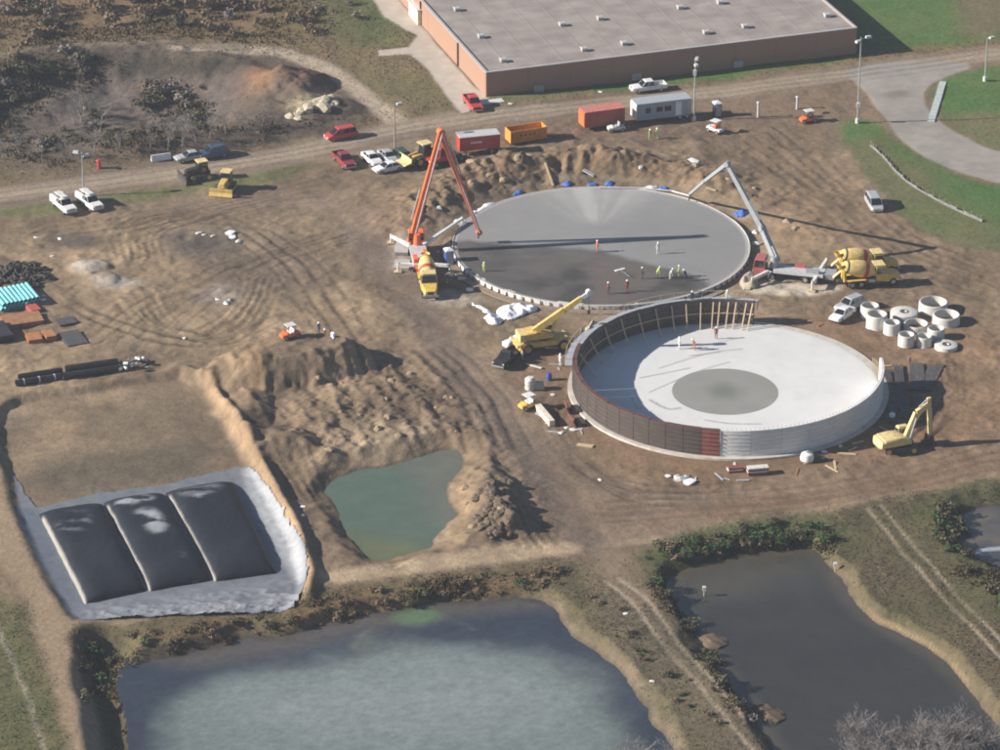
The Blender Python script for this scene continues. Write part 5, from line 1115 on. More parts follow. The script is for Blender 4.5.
# ---------------------------------------------------------------- stacks, pipes, timber
def pipe_run(a, b, r_, m_, label, name='pipe', group=None, z=0.0, bands=0, wall=.05):
    p, q = gp(*a), gp(*b); p.z += z + r_; q.z += z + r_; L = (q - p).length; o = thing(name, label, 'pipe', (p + q) / 2, math.atan2(q.y - p.y, q.x - p.x), group)
    o.rotation_euler[1] = -math.asin((q.z - p.z) / L); My = Matrix.Rotation(math.pi / 2, 4, 'Y')
    MB().lathe([(r_ - wall, -L / 2), (r_, -L / 2), (r_, L / 2), (r_ - wall, L / 2)], 18, My, close=True).part('pipe_wall', m_, o, smooth=True)
    for k in range(bands): x = -L / 2 + L * (k + .5) / bands; MB().lathe([(r_ + .001, x - .09), (r_ + .035, x - .09), (r_ + .035, x + .09), (r_ + .001, x + .09)], 18, My, close=True).part('strap', pale_grey, o)
    return o
pipe_run((16, 386), (62, 379), .42, hdpe, 'black pipe with pale straps lying nearer the left edge', bands=3)
pipe_run((19, 380), (62, 373), .42, hdpe, 'black pipe behind the strapped pipe near the left edge')
pipe_run((64, 379), (118, 371), .44, hdpe, 'front black pipe beside the heap of white pipe offcuts')
pipe_run((66, 373), (118, 366), .44, hdpe, 'rear black pipe beside the heap of white pipe offcuts')
pipe_run((66, 376), (118, 368.5), .42, hdpe, 'black pipe resting on top of two others', z=.68)
for k in range(22):
    a, b = rnd.uniform(121, 149), rnd.uniform(359, 371); an = rnd.uniform(0, 3.1); w = k % 3
    o = pipe_run((a, b), (a + 5.0 * math.cos(an), b + 1.9 * math.sin(an)), rnd.uniform(.13, .26), (white, hdpe, galv)[w], ('short white pipe offcut in the heap right of the black pipes', 'short black pipe offcut in the heap right of the black pipes', 'short grey pipe offcut in the heap right of the black pipes')[w], 'pipe_offcut', 'pipe offcuts in the heap', z=rnd.uniform(0, .8) * (1 - abs(a - 135) / 18), wall=.03)
for k in range(9):
    pipe_run((-7 + 4.2 * k, 297 - 1.0 * k), (5 + 4.2 * k, 311.5 - 1.0 * k), .285, turq, 'turquoise pipe in the upper layer of the bundle at the left edge', 'turquoise_pipe', 'turquoise pipes bundled at the left edge', z=.65 - .02 * k)
for k in range(9): pipe_run((-9 + 4.2 * k, 298 - 1.0 * k), (3 + 4.2 * k, 312.5 - 1.0 * k), .285, turq, 'turquoise pipe in the lower layer of the bundle at the left edge', 'turquoise_pipe', 'turquoise pipes bundled at the left edge', z=.06)
def stack(name, label, cat, a, b, L, Wd, n, t, m_, piece, gap=.02, jit=.1, cols=1):
    r = thing(name, label, cat, gp(*a), ang(a, b))
    for k in range(n):
        for c in range(cols):
            y = (c - (cols - 1) / 2) * Wd; MB().box((0, 0, 0), (L * rnd.uniform(.93, 1.0), Wd - gap, t)).part(piece, m_[(k + c) % len(m_)] if isinstance(m_, list) else m_, r, loc=(rnd.uniform(-jit, jit), y, t / 2 + k * (t + .012)), rot=(0, 0, rnd.uniform(-.02, .02)))
    return r
stack('panel_stack', 'stack of rusty brown form panels just below the turquoise pipes', 'panel stack', (22, 323), (44, 320), 5.4, 3.4, 5, .14, rust, 'form_panel')
stack('panel_stack', 'low stack of orange rusty panels at the front of the brown panels', 'panel stack', (34, 340), (58, 337), 2.0, 2.4, 4, .14, [rust, mat('orange_rust', (.38, .15, .05), .85, dust=.35)], 'form_panel')
stack('panel_stack', 'small stack of orange rusty panels next to the dark sheet', 'panel stack', (50, 338), (62, 336), 1.5, 2.2, 5, .14, [mat('orange_rust', (.38, .15, .05), .85), rust], 'form_panel')
stack('panel_stack', 'dark stack of panels cut by the left edge', 'panel stack', (-2, 336), (10, 334), 3.0, 5, 6, .16, hdpe, 'form_panel')
stack('sheet_stack', 'flat dark rubber sheets lying on the tan ground', 'sheets', (73, 339), (84, 337), 2.9, 4.6, 2, .10, mat('dark_sheet', (.05, .055, .065), .6, dust=.35), 'rubber_sheet')
stack('sheet_stack', 'small dark sheets on the ground behind the flat rubber sheets', 'sheets', (66, 322), (76, 320), 2.6, 2.2, 2, .10, mat('dark_sheet', (.05, .055, .065), .6), 'rubber_sheet')
stack('panel_stack', 'red-painted panel pile at the end of the turquoise pipes', 'panel stack', (33, 310), (38, 309), 1.4, 2.2, 3, .14, faded_red, 'form_panel')
stack('panel_stack', 'stack of pale grey deck panels left of the orange pump truck', 'panel stack', (402, 250), (404, 240), 4.0, 2.0, 4, .12, mat('grey_deck_panel', (.42, .41, .39), .8, dust=.4), 'deck_panel')
stack('panel_stack', 'lower stack of pale grey deck panels left of the yellow mixer truck', 'panel stack', (402, 266), (404, 256), 3.2, 2.2, 3, .12, mat('grey_deck_panel', (.42, .41, .39), .8), 'deck_panel')
stack('steel_stack', 'short stack of grey-topped form panels in front of the near tank', 'panel stack', (735, 471), (746, 470), 2.0, .9, 3, .2, [form_r, offwhite], 'form_panel')
stack('steel_stack', 'longer stack of white-topped red panels in front of the near tank', 'panel stack', (757, 474), (770, 473), 2.7, 1.0, 5, .2, [form_r, form_r, offwhite, form_r, offwhite], 'form_panel')
stack('plank_stack', 'short pile of pale planks lying by the near tank footing', 'planks', (585, 446), (594, 447), 2.1, .3, 2, .08, wood, 'plank', cols=2)
r = thing('box_beam', 'long white box beam lying between the haul road and the near tank', 'beam', gp(545, 418), ang((538, 409), (553, 427))); m = MB(); L = 5.2
MB().box((0, 0, .42), (L, .75, .8)).part('beam_body', mat('cream_beam', (.70, .62, .50), .6, dust=.2), r)
for x in (-1.6, 1.6): MB().box((x, 0, .03), (.2, 1.2, .12)).part('bearer', wood, r)
for k, (a, b, lb) in enumerate((((574, 424), (582, 436), 'red steel form panel leaning over by the footing, lower of two'), ((569, 411), (572, 420), 'red steel form panel by the footing, nearer the wooden props side'))):
    r = thing('form_panel_pair', lb, 'form panel', gp(*a), ang(a, b)); MB().box((0, 0, .55), (2.2, .18, 1.1), ry=0).part('panel', form_r, r, rot=(R(24), 0, 0)); MB().box((.2, .8, .25), (1.9, 1.0, .5)).part('crate', dsteel, r)
r = thing('cement_drum', 'white upright drum with a dark shadow left of the near tank', 'drum', gp(530, 389), 0); MB().lathe([(.62, 0), (.66, .1), (.66, 1.45), (.45, 1.7), (0, 1.72)], 20).part('drum_body', offwhite, r, smooth=True); MB().lathe([(.67, .7), (.70, .7), (.70, .8), (.67, .8)], 20, close=True).part('drum_hoop', galv, r); MB().box((1.2, .1, .5), (1.4, .9, .9), top=(.8, .8)).part('motor_box', grey_p, r)
r = thing('barrel', 'small blue barrel beside the white drum', 'barrel', gp(549, 380)); MB().lathe([(.32, 0), (.38, .3), (.38, .75), (.32, 1.05), (0, 1.05)], 16).part('barrel_body', blue_p, r, smooth=True); MB().lathe([(.385, .5), (.40, .5), (.40, .56), (.385, .56)], 16, close=True).part('barrel_hoop', blue_p, r)
r = thing('white_tank', 'round white tank on the earth below the concrete wall', 'tank', gp(807, 461)); MB().lathe([(.55, 0), (.85, .2), (.9, .6), (.75, 1.05), (.3, 1.25), (0, 1.26)], 20).part('tank_body', white, r, smooth=True); MB().cyl((0, 0, 1.2), (0, 0, 1.42), .2, n=12).part('tank_cap', grey_p, r); MB().box((1.5, .1, .3), (1.5, .9, .5)).part('pump_box', dsteel, r)
r = thing('white_tank', 'tiny white tank near the excavator', 'tank', gp(892, 418)); MB().lathe([(.3, 0), (.42, .2), (.40, .6), (0, .85)], 14).part('tank_body', white, r, smooth=True); MB().cyl((0, 0, .8), (0, 0, .95), .1, n=8).part('tank_cap', grey_p, r)
for k, (a, b) in enumerate([((886, 371), (893, 414)), ((898, 366), (903, 412)), ((914, 364), (914, 392)), ((919, 364), (920, 390)), ((940, 365), (926, 392)), ((934, 366), (922, 392)), ((918, 397), (917, 422)), ((906, 396), (904, 420)), ((892, 388), (893, 424))]):  # dark strips, each of four flat lengths laid side by side
    p, q = gp(*a), gp(*b); d = q - p; r = thing('slatted_strip', ['dark slatted strip lying nearest the tank wall, long and thin', 'long dark slatted strip, second from the tank wall', 'dark slatted strip in the middle of the fan, left of a pair', 'dark slatted strip in the middle of the fan, right of a pair', 'dark slatted strip slanting at the far side of the fan from the tank', 'dark slatted strip lying along the outermost slanting one', 'short dark slatted strip behind the excavator boom', 'short dark slatted strip left of the excavator boom', 'narrow dark slatted strip near the excavator cab'][k], 'crane mat', (p + q) / 2 + Vector((0, 0, .02)), math.atan2(d.y, d.x), 'dark slatted strips fanned out beside the near tank')
    for c in range(4): MB().box((0, (c - 1.5) * .31, .12), (d.length * rnd.uniform(.94, 1.0), .285, .24)).part('beams', mat('dark_strip', (.055, .055, .062), .8, var=.3, dust=.4), r)
def sheet_pile(label, pts, h, m_, name='plastic_sheet', cat='plastic sheet', seed=1):
    """crumpled sheet lying on the ground inside an outline of photo pixels"""
    P = smooth_closed([(p.x, p.y) for p in (gp(*q) for q in pts)], 2); xs = [p[0] for p in P]; ys = [p[1] for p in P]; cx, cy = sum(xs) / len(xs), sum(ys) / len(ys)
    ax = np.arange(min(xs) - .3, max(xs) + .4, .16); ay = np.arange(min(ys) - .3, max(ys) + .4, .2); A, B = np.meshgrid(ax, ay); A = A.ravel(); B = B.ravel(); d = sd_poly(P, A + .3 * fbm(A, B, 1.0, 3, seed), B + .4 * fbm(A, B, 1.0, 3, seed + 1), 9.0)
    Z = hmv(A, B) + .05 + h * np.clip(-d / .8, 0, 1) ** .6 * (.35 + .9 * np.clip(ridge(A, B, 1.8, 3, seed + 2), 0, 1)); ii = np.arange(len(A)).reshape(len(ay), len(ax))
    q = np.stack([ii[:-1, :-1], ii[:-1, 1:], ii[1:, 1:], ii[1:, :-1]], -1).reshape(-1, 4); q = q[d[q].max(1) < .12]
    if not len(q): return
    u, inv = np.unique(q.ravel(), return_inverse=True); z0 = float(Z[u].min()); o = sheet(name, np.stack([A - cx, B - cy, Z - z0], 1)[u], inv.reshape(-1, 4), np.full((len(u), 3), .5), m_, kind=None); o.location = (cx, cy, z0)
    sm = o.modifiers.new('thickness', 'SOLIDIFY'); sm.thickness = .02; return tag(o, label, cat)
sheet_pile('crumpled white plastic sheeting below the far slab, nearest the crane', [(496, 310), (512, 304), (536, 306), (537, 312), (524, 316), (512, 322), (500, 320)], .55, tarp_w, seed=400)
sheet_pile('small crumpled white sheet left of the larger white sheeting', [(482, 318), (492, 314), (504, 318), (502, 325), (488, 325)], .5, tarp_w, seed=410)
sheet_pile('thin strip of white sheeting reaching toward the yellow mixer truck', [(470, 302), (478, 306), (492, 311), (490, 315), (478, 309)], .4, tarp_w, seed=420)
sheet_pile('white sheeting spread behind the yellow crane', [(500, 343), (514, 336), (526, 332), (530, 336), (518, 346), (506, 350)], .5, tarp_w, seed=430)
sheet_pile('white tarp lying on the crest of the spoil mound', [(330, 342), (337, 339), (345, 341), (340, 345), (332, 346)], .5, tarp_w, seed=440)
sheet_pile('pale earth heap against the walkway beside the crane', [(584, 330), (592, 323), (600, 324), (594, 334), (586, 338)], 1.2, mat('pale_earth', (.34, .29, .22), .95, var=.3, bump=.5), 'earth_heap', 'earth heap', seed=450)
sheet_pile('pale earth heap at the right edge of the far slab', [(738, 282), (750, 276), (760, 280), (756, 290), (742, 290)], 1.2, mat('pale_earth', (.34, .29, .22), .95), 'earth_heap', 'earth heap', seed=455)
for k, (q, lb) in enumerate([([(560, 186), (566, 182), (572, 183), (570, 188)], 'blue tarp at the far rim of the slab, leftmost of the blue ones'), ([(586, 184), (596, 182), (598, 186), (588, 187)], 'blue tarp at the far rim just behind the pale fan on the slab'), ([(604, 183), (613, 181), (614, 186), (606, 187)], 'blue tarp at the far rim right of the pale fan on the slab'),
    ([(656, 188), (666, 186), (668, 190), (658, 191)], 'blue tarp where the delivery hose meets the far rim'), ([(734, 213), (742, 209), (750, 212), (744, 217), (736, 217)], 'blue tarp beside the folded grey boom'), ([(728, 276), (738, 271), (742, 275), (734, 279)], 'blue tarp at the slab rim near the walkway end'), ([(512, 193), (522, 190), (524, 194), (514, 196)], 'blue and white tarp scrap on the left far rim')]): sheet_pile(lb, q, .45, tarp_b, 'blue_tarp', 'tarp', seed=460 + 5 * k)
for k, (q, lb) in enumerate([([(470, 214), (484, 205), (496, 202), (494, 206), (480, 214), (472, 219)], 'white sheeting strip along the left rim of the far slab'), ([(452, 222), (462, 217), (468, 220), (458, 227)], 'white sheeting at the rim beside the orange boom'), ([(630, 189), (650, 186), (660, 188), (640, 191)], 'pale sheeting under the delivery hose')]): sheet_pile(lb, q, .35, tarp_w, seed=500 + 5 * k)
for k in range(34):
    a = R(rnd.uniform(95, 275)) if k % 2 else R(rnd.uniform(-80, 60)); rr_ = R2 + rnd.uniform(.8, 5.5); p = Vector((c2.x + rr_ * math.cos(a), c2.y + rr_ * math.sin(a), 0)); p.z = hm(p.x, p.y)
    r = thing('lumber_piece', 'loose pale board lying on the earth ' + ('left' if math.cos(a) < 0 else 'right') + ' of the near tank', 'board', p, rnd.uniform(0, 3.1), 'loose boards round the near tank')
    MB().box((0, 0, .05), (rnd.uniform(.8, 2.6), rnd.uniform(.12, .35), .09)).part('board', (wood, plank_g, rust, offwhite)[k % 4], r)
# wood planks on the bank, rocks, tyres, scraps
def plank(label, a, b, w=.3, m_=None, z=.1):
    p, q = gp(*a), gp(*b); r = thing('plank', label, 'plank', (p + q) / 2, math.atan2(q.y - p.y, q.x - p.x)); L = math.hypot(q.x - p.x, q.y - p.y); el = math.atan2(q.z - p.z, L)
    MB().box((0, 0, z), (L / math.cos(el), w, .10)).part('board', m_ or wood, r, rot=(0, -el, 0)); return r
plank('long pale plank lying down the spoil bank', (545, 163), (553, 186)); plank('broad white board lying on the spoil bank', (583, 170), (594, 176), .8, offwhite); plank('short pale board on the tank floor near the shadow edge', (633, 398), (640, 411), .55, offwhite, FZ + .05 - hm(G(636, 404).x, G(636, 404).y))
plank('tan board lying on the right part of the spoil bank', (706, 188), (716, 191), .4)
def lump(seed, r_=1.0, n=2):
    bm = bmesh.new(); bmesh.ops.create_icosphere(bm, subdivisions=n, radius=r_); q = random.Random(seed); ph = [q.uniform(0, 6) for _ in range(6)]
    for v in bm.verts:
        c = v.co; k = 1 + .20 * math.sin(2.3 * c.x / r_ + ph[0]) + .18 * math.sin(2.9 * c.y / r_ + ph[1]) + .14 * math.sin(3.7 * c.z / r_ + ph[2]) + q.uniform(-.17, .17); v.co = c * k; v.co.z *= .68
    return bm
def lump_mesh(seed, m_, n=2):
    bm = lump(seed, 1.0, n); me = bpy.data.meshes.new('rock_mesh'); bm.to_mesh(me); bm.free(); me.materials.append(m_); return me
rk_m = mat('pale_rock', (.44, .39, .29), .9, var=.2, scale=1.5, bump=.4, dust=.3); rk = [lump_mesh(k, rk_m) for k in range(4)]; tn = [lump_mesh(k + 9, mat('clay_lump', (.27, .20, .125), .95, var=.3, bump=.5, bscale=4)) for k in range(4)]; dk_ = [lump_mesh(k + 20, mat('dark_clod', (.115, .086, .058), .95, var=.4, bump=.5, bscale=4)) for k in range(3)]
for a, b, s_ in [(290, 116, 1.0), (297, 114, .8), (303, 111, 1.1), (309, 108, 1.2), (315, 106, .9), (320, 103, 1.3), (326, 100, 1.1), (331, 97, .9), (323, 108, 1.4), (334, 104, .9), (300, 117, .9)]:
    tag(link_mesh('rock', rk[rnd.randrange(4)], None, gp(a, b, -.1), (0, 0, rnd.uniform(0, 6)), (s_, s_ * .9, s_ * .8)), 'pale boulder in the row of rocks beside the old pit', 'rock', 'pale boulders beside the old pit')
for k in range(18):
    a = R(rnd.uniform(8, 172)); rr_ = R1 + rnd.uniform(2.6, 11); p = Vector((c1.x + rr_ * math.cos(a), c1.y + rr_ * math.sin(a), 0)); p.z = hm(p.x, p.y) - .2; s_ = rnd.uniform(.35, .95)
    tag(link_mesh('clay_lump', tn[k % 4], None, p, (0, 0, rnd.uniform(0, 6)), (s_ * 1.2, s_, s_)), ('lump of tan clay on the right half of the spoil bank' if math.cos(a) > 0 else 'lump of tan clay on the left half of the spoil bank'), 'clay lump', 'clay lumps on the spoil bank')
k2 = 0
while k2 < 24:
    a, b = rnd.uniform(300, 520), rnd.uniform(372, 540); p = G(a, b); ii_ = int(np.searchsorted(gy, p.y)) * NX + int(np.searchsorted(gx, p.x))
    if m_rut[ii_] < .6 or dC[ii_] < .8: continue
    s_ = rnd.uniform(.2, .6); k2 += 1; tag(link_mesh('clay_lump', tn[k2 % 4], None, gp(a, b, -.08), (0, 0, rnd.uniform(0, 6)), (s_ * 1.2, s_, s_)), 'lump of tan clay in the rutted spoil ' + ('above' if b < 455 else 'right of') + ' the green pond', 'clay lump', 'clay lumps in the rutted spoil')
for k in range(40):
    a, b = rnd.gauss(496, 9), rnd.gauss(512, 14); s_ = rnd.uniform(.35, .95); tag(link_mesh('earth_clod', dk_[k % 3], None, gp(a, b, -.1), (0, 0, rnd.uniform(0, 6)), (s_, s_, s_)), ('dark clod of earth high in the heap right of the green pond' if b < 512 else 'dark clod of earth low in the heap right of the green pond'), 'earth clod', 'dark clods right of the green pond')
ty_m = MB().lathe([(.34, -.15), (.52, -.15), (.56, -.08), (.56, .08), (.52, .15), (.34, .15)], 14, close=True).mesh('tyre_mesh', rubber, True)
for k in range(170):
    u, v = rnd.gauss(0, .45), rnd.gauss(0, .45)
    if math.hypot(u, v) > 1: continue
    p = gp(18 + 32 * u, 276 + 13 * v); p.z += .15 + 1.0 * (1 - math.hypot(u, v)) * rnd.uniform(.1, 1)
    o = link_mesh('tyre', ty_m, None, p, (rnd.uniform(-.6, .6), rnd.uniform(-.6, .6), rnd.uniform(0, 6)), (rnd.uniform(.85, 1.2),) * 3); tag(o, ('old black tyre high on the tyre pile at the left edge' if math.hypot(u, v) < .4 else 'old black tyre low on the near side of the tyre pile' if v > 0 else 'old black tyre low on the far side of the tyre pile'), 'tyre', 'old tyres piled at the left edge')
hp = gp(18, 276); hp.z -= .2; tag(link_mesh('tyre_heap', dk_[1], None, hp, (0, 0, 1), (4.2, 4.8, .9)), 'dark earthy core of the tyre pile at the left edge', 'heap')
sc_m = [lump_mesh(40 + k, m_, 1) for k, m_ in enumerate((tarp_w, conc, offwhite))]
for a, b, s_ in [(198, 233, .5), (204, 235, .35), (212, 236, .4), (229, 234, .75), (232, 238, .6), (239, 242, .6), (37, 238, .4), (60, 239, .4), (43, 300, .35), (44, 296, .3), (34, 286, .5), (52, 256, .3), (226, 304, .5), (218, 300, .4), (230, 300, .4), (186, 338, .4), (302, 507, .35), (303, 516, .4), (340, 486, .35), (389, 513, .3), (680, 480, .8), (688, 483, .8), (676, 478, .6), (686, 477, .5), (668, 476, .4), (573, 430, .4), (563, 433, .5), (568, 428, .4), (600, 92, .35), (511, 104, .4), (693, 164, .9), (640, 168, .6), (824, 452, .4), (841, 446, .4), (553, 395, .3), (755, 233, .6), (757, 244, .7), (745, 262, .6), (452, 275, .5), (462, 279, .6), (470, 290, .6), (424, 201, .5), (440, 208, .7), (600, 480, .3), (652, 681, .3), (626, 614, .3)]:
    tag(link_mesh('scrap', sc_m[rnd.randrange(3)], None, gp(a, b, .0), (0, 0, rnd.uniform(0, 6)), (s_ * 1.2, s_ * .9, s_ * .8)), 'small pale scrap of debris ' + ('on the muddy patch below the pale road' if b < 260 and a < 300 else 'at the left of the site near the stacks' if a < 60 else 'on the muddy ground above the spoil mound' if a < 250 else 'on the earth between the bags and the green pond' if a < 400 and b > 400 else 'in the rubble heap below the near tank' if b > 470 else 'on the earth beside the near tank' if b > 390 else 'round the rim of the far slab'), 'debris', 'pale scraps of debris on the site')
for a, b, lb in [(704, 596, 'small pale nesting box on a stake in the dark pond'), (835, 572, 'pale stake standing at the bank of the dark pond')]:
    p = G(a, b, LV_B); r = thing('pond_stake', lb, 'stake', (p.x, p.y, min(hm(p.x, p.y), LV_B))); zz = LV_B - r.location.z; MB().cyl((0, 0, 0), (0, 0, zz + .9), .06, n=8).part('stake', wood, r); MB().box((0, 0, zz + 1.0), (.4, .4, .5)).part('box', offwhite, r)
bm_rd = lump_mesh(33, mat('reed_mound_earth', (.12, .085, .05), .95, var=.4, bump=.6))
for a, b, sx, sy, lb in [(716, 640, 1.9, 1.8, 'small brown muskrat mound at the left bank of the dark pond'), (772, 712, 1.8, 2.2, 'brown mound on the bank lower down the dark pond')]:
    p = G(a, b, LV_B); tag(link_mesh('reed_mound', bm_rd, None, (p.x, p.y, LV_B - .2), (0, 0, .5), (sx, sy, .9)), lb, 'mound')


def body_mesh(pose):
    V, E, Rr = [], [], []
    def add(p, r, par=None):
        V.append(p); Rr.append(r)
        if par is not None: E.append((par, len(V) - 1))
        return len(V) - 1
    lean = {'stand': 0.0, 'bend': .55}[pose]
    def up(x, y, z):        # lean the upper body forward about the hips
        h = z - .95; return (x * math.cos(lean) + h * math.sin(lean), y, .95 + h * math.cos(lean) - x * math.sin(lean))
    pel = add((0, 0, .95), (.15, .13)); sp_ = add(up(0, 0, 1.18), (.14, .12), pel); ch = add(up(0, 0, 1.38), (.17, .13), sp_); nk = add(up(.0, 0, 1.53), (.06, .06), ch); hd = add(up(.03, 0, 1.64), (.095, .10), nk); add(up(.02, 0, 1.75), (.07, .08), hd); add(up(.135, 0, 1.635), (.018, .018), hd)
    for s in (-1, 1):
        sh = add(up(0, s * .20, 1.42), (.075, .07), ch); fw_ = .0 if pose == 'stand' else .18
        el = add(up(.04 + fw_, s * .26, 1.14), (.05, .05), sh); wr = add(up(.20 + fw_ * 1.3, s * .22, .94 + fw_ * .2), (.034, .03), el); pl = add(up(.26 + fw_ * 1.3, s * .21, .87), (.042, .025), wr)
        for f, (dy, l) in enumerate(((-.036, .075), (-.013, .09), (.011, .085), (.034, .065))):
            k = add(up(.30 + fw_ * 1.3, s * .21 + dy, .83), (.011, .011), pl); add(up(.30 + fw_ * 1.3 + l * .3, s * .21 + dy, .83 - l * .9), (.009, .009), k)
        t_ = add(up(.27 + fw_ * 1.3, s * .165, .87), (.013, .013), pl); add(up(.31 + fw_ * 1.3, s * .15, .83), (.010, .010), t_)
        hp_ = add((0, s * .10, .88), (.10, .10), pel); kn = add((.05 if s > 0 else .02, s * .12, .49), (.065, .065), hp_); an = add((-.03 + .06 * s, s * .13, .10), (.045, .05), kn); add((.14 + .06 * s, s * .15, .05), (.05, .04), an)
    me = bpy.data.meshes.new('person_mesh'); me.from_pydata(V, E, []); o = bpy.data.objects.new('person_tmp', me); COL.objects.link(o)
    o.modifiers.new('skin', 'SKIN'); ss = o.modifiers.new('sub', 'SUBSURF'); ss.levels = 1
    if not me.skin_vertices: 
        bm = bmesh.new(); bm.from_mesh(me); bm.verts.layers.skin.verify(); bm.to_mesh(me); bm.free()
    for k, r in enumerate(Rr): me.skin_vertices[0].data[k].radius = r
    me.skin_vertices[0].data[0].use_root = True
    bpy.context.view_layer.update(); dg = bpy.context.evaluated_depsgraph_get(); out = bpy.data.meshes.new_from_object(o.evaluated_get(dg)); bpy.data.objects.remove(o)
    hands = [Vector(V[i]) for i in range(len(V)) if Rr[i][0] < .03 and i > 6] ; headp = Vector(V[4]); nkz = Vector(V[3])
    sel = []
    for f in out.polygons:
        c = f.center
        if (c - headp).length < .17 or (c - nkz).length < .06: k = 2
        elif min((c - h).length for h in hands) < .06: k = 2
        elif c.z < .13: k = 3
        elif c.z < .93 and abs(c.x) < .22: k = 1
        else: k = 0
        sel.append(k)
    out.polygons.foreach_set('material_index', sel); out.polygons.foreach_set('use_smooth', [True] * len(sel)); return out, headp
_bm = {p_: body_mesh(p_) for p_ in ('stand', 'bend')}; _pv = {}
hat = MB().lathe([(.165, -.02), (.16, .0), (.125, .01), (.12, .06), (.085, .115), (0, .135)], 14).mesh('hard_hat_mesh', hat_m, True); eye_m = MB().lathe([(0, -.012), (.011, 0), (0, .012)], 8).mesh('eye_mesh', dark_c); vest = None
def person(label, a, face, shirt, pose='stand', z=None, legs_m=None, hat_=True, pz=None):
    k = (pose, shirt.name)
    if k not in _pv:
        me = _bm[pose][0].copy(); me.materials.clear()
        for m_ in (shirt, legs_m or denim, skin_m, dark_c): me.materials.append(m_)
        _pv[k] = me
    p = gp(*a) if pz is None else G(a[0], a[1], pz); r = thing('person', label, 'person', p, face); o = link_mesh('body', _pv[k], r); hp = _bm[pose][1]
    tl = 0 if pose == 'stand' else .45
    if hat_: link_mesh('hard_hat', hat, r, (hp.x - .01, hp.y, hp.z + .075), (0, tl, 0))
    for s in (-1, 1): link_mesh('eye', eye_m, r, (hp.x + .098, s * .036, hp.z + .015))
    return r
person('worker in an orange shirt standing alone on the poured slab', (597, 252), .4, orange_c, pz=ZS); person('worker in a pale shirt standing on the slab by the thin boom shadow', (658, 254), 2.0, white_c, pz=ZS)
person('worker in dark clothes standing at the edge of the wet concrete', (642, 279), .2, dark_c, pz=ZS); person('worker in a hi-vis shirt leaning over at the wet edge of the slab', (657, 278), .3, hiviz, 'bend', pz=ZS)
person('worker in a white shirt bent over, leftmost of the close group on the slab', (670, 279), -.3, white_c, 'bend', pz=ZS); person('worker in a hi-vis shirt standing in the close group on the slab', (679, 277), 3.0, hiviz, pz=ZS); person('worker in a dark shirt bent over, rightmost of the close group on the slab', (686, 281), 2.6, dark_c, 'bend', pz=ZS)
person('worker in a red shirt standing on the wet concrete', (627, 292), 1.6, red_c, pz=ZS); person('worker in a dark red shirt standing far left of the red-shirted one on wet concrete', (608, 294), .6, mat('dark_red_cloth', (.16, .04, .04), .8), pz=ZS)
person('worker in a hi-vis shirt standing at the left rim of the far slab', (484, 274), 1.2, hiviz, pz=.2); person('worker in an orange shirt bent at the rear of the orange pump truck', (425, 254), -1.4, orange_c, 'bend')
person('worker in a white shirt on the white tank floor near the far forms', (679, 349), .5, white_c, pz=FZ); person('worker in an orange shirt bent over on the tank floor', (695, 350), 3.3, orange_c, 'bend', pz=FZ); person('worker in a red shirt standing among the props on the tank floor', (716, 339), 1.5, red_c, pz=FZ)
person('worker in dark clothes standing on the walkway of the near tank', (692, 303), -1.5, dark_c, pz=FZ + WH - .46); person('worker in a white shirt standing on the walkway end of the near tank', (727, 302), -1.4, white_c, pz=FZ + WH - .46)
person('worker in a hi-vis vest below the silver-grey trailer, left of two', (650, 140), -1.2, hiviz); person('worker in a hi-vis vest below the silver-grey trailer, right of two', (657, 139), 2.5, mat('hi_vis_pale', (.60, .70, .25), .8))
person('worker in blue-grey clothes on the crest of the spoil mound', (319, 343), -1.0, mat('blue_cloth', (.08, .13, .22), .8)); person('worker in an orange shirt on the crest of the spoil mound', (325, 341), 2.0, orange_c)
person('worker in a white shirt near the foot of the crane on the earth', (560, 366), .8, white_c); person('worker in dark clothes bent beside the grey pump truck', (768, 283), .4, dark_c, 'bend')
r = thing('bull_float', 'white long-handled float board lying on the wet concrete', 'float', G(620, 270, ZS) + Vector((0, 0, .06)), R(32)); MB().box((0, 0, 0), (1.6, .4, .08)).part('float_board', white, r); MB().cyl((0, 0, .05), (-.6, -3.2, .35), .03, n=6).part('handle', galv, r)
# ---------------------------------------------------------------- vegetation
def leaf_m(name, col, var=.3): return mat(name, col, .85, var=var, scale=2.0, spec=.2)
TAN, RUSTB, OLIVE, GREENB, GREYB = leaf_m('tan_brush', (.165, .122, .078)), leaf_m('russet_brush', (.135, .088, .056)), leaf_m('olive_brush', (.095, .088, .050)), leaf_m('green_brush', (.048, .085, .030)), leaf_m('grey_brush', (.19, .165, .145))
def bush_meshes(seed, m_, n=170, leaf=.26, tall=1.0):
    q = random.Random(seed); f = MB(); lob = [(q.uniform(-.55, .55), q.uniform(-.55, .55), q.uniform(.4, .9) * tall, q.uniform(.35, .6)) for _ in range(6)]
    for _ in range(n):
        cx, cy, cz, rr = q.choice(lob); d = Vector((q.gauss(0, 1), q.gauss(0, 1), q.gauss(0, 1))).normalized() * rr * q.uniform(.6, 1.08); c = Vector((cx, cy, cz)) + d; c.z = max(c.z, .05)
        a = Vector((q.uniform(-1, 1), q.uniform(-1, 1), q.uniform(-.4, 1))).normalized(); b = a.cross(d).normalized(); l = leaf * q.uniform(.6, 1.4)
        f.add([c - b * l * .4, c + a * l * .5 - b * l * .1, c + b * l * .45 + a * l * .1, c - a * l * .45], [(0, 1, 2, 3)])
    s = MB()
    for _ in range(7): cx, cy, cz, rr = q.choice(lob); s.cyl((q.uniform(-.1, .1), q.uniform(-.1, .1), -.15), (cx, cy, cz), .035, .012, n=4, caps=False)
    s.v and None
    return f.mesh('bush_foliage_mesh', m_), s.mesh('bush_stem_mesh', bark)
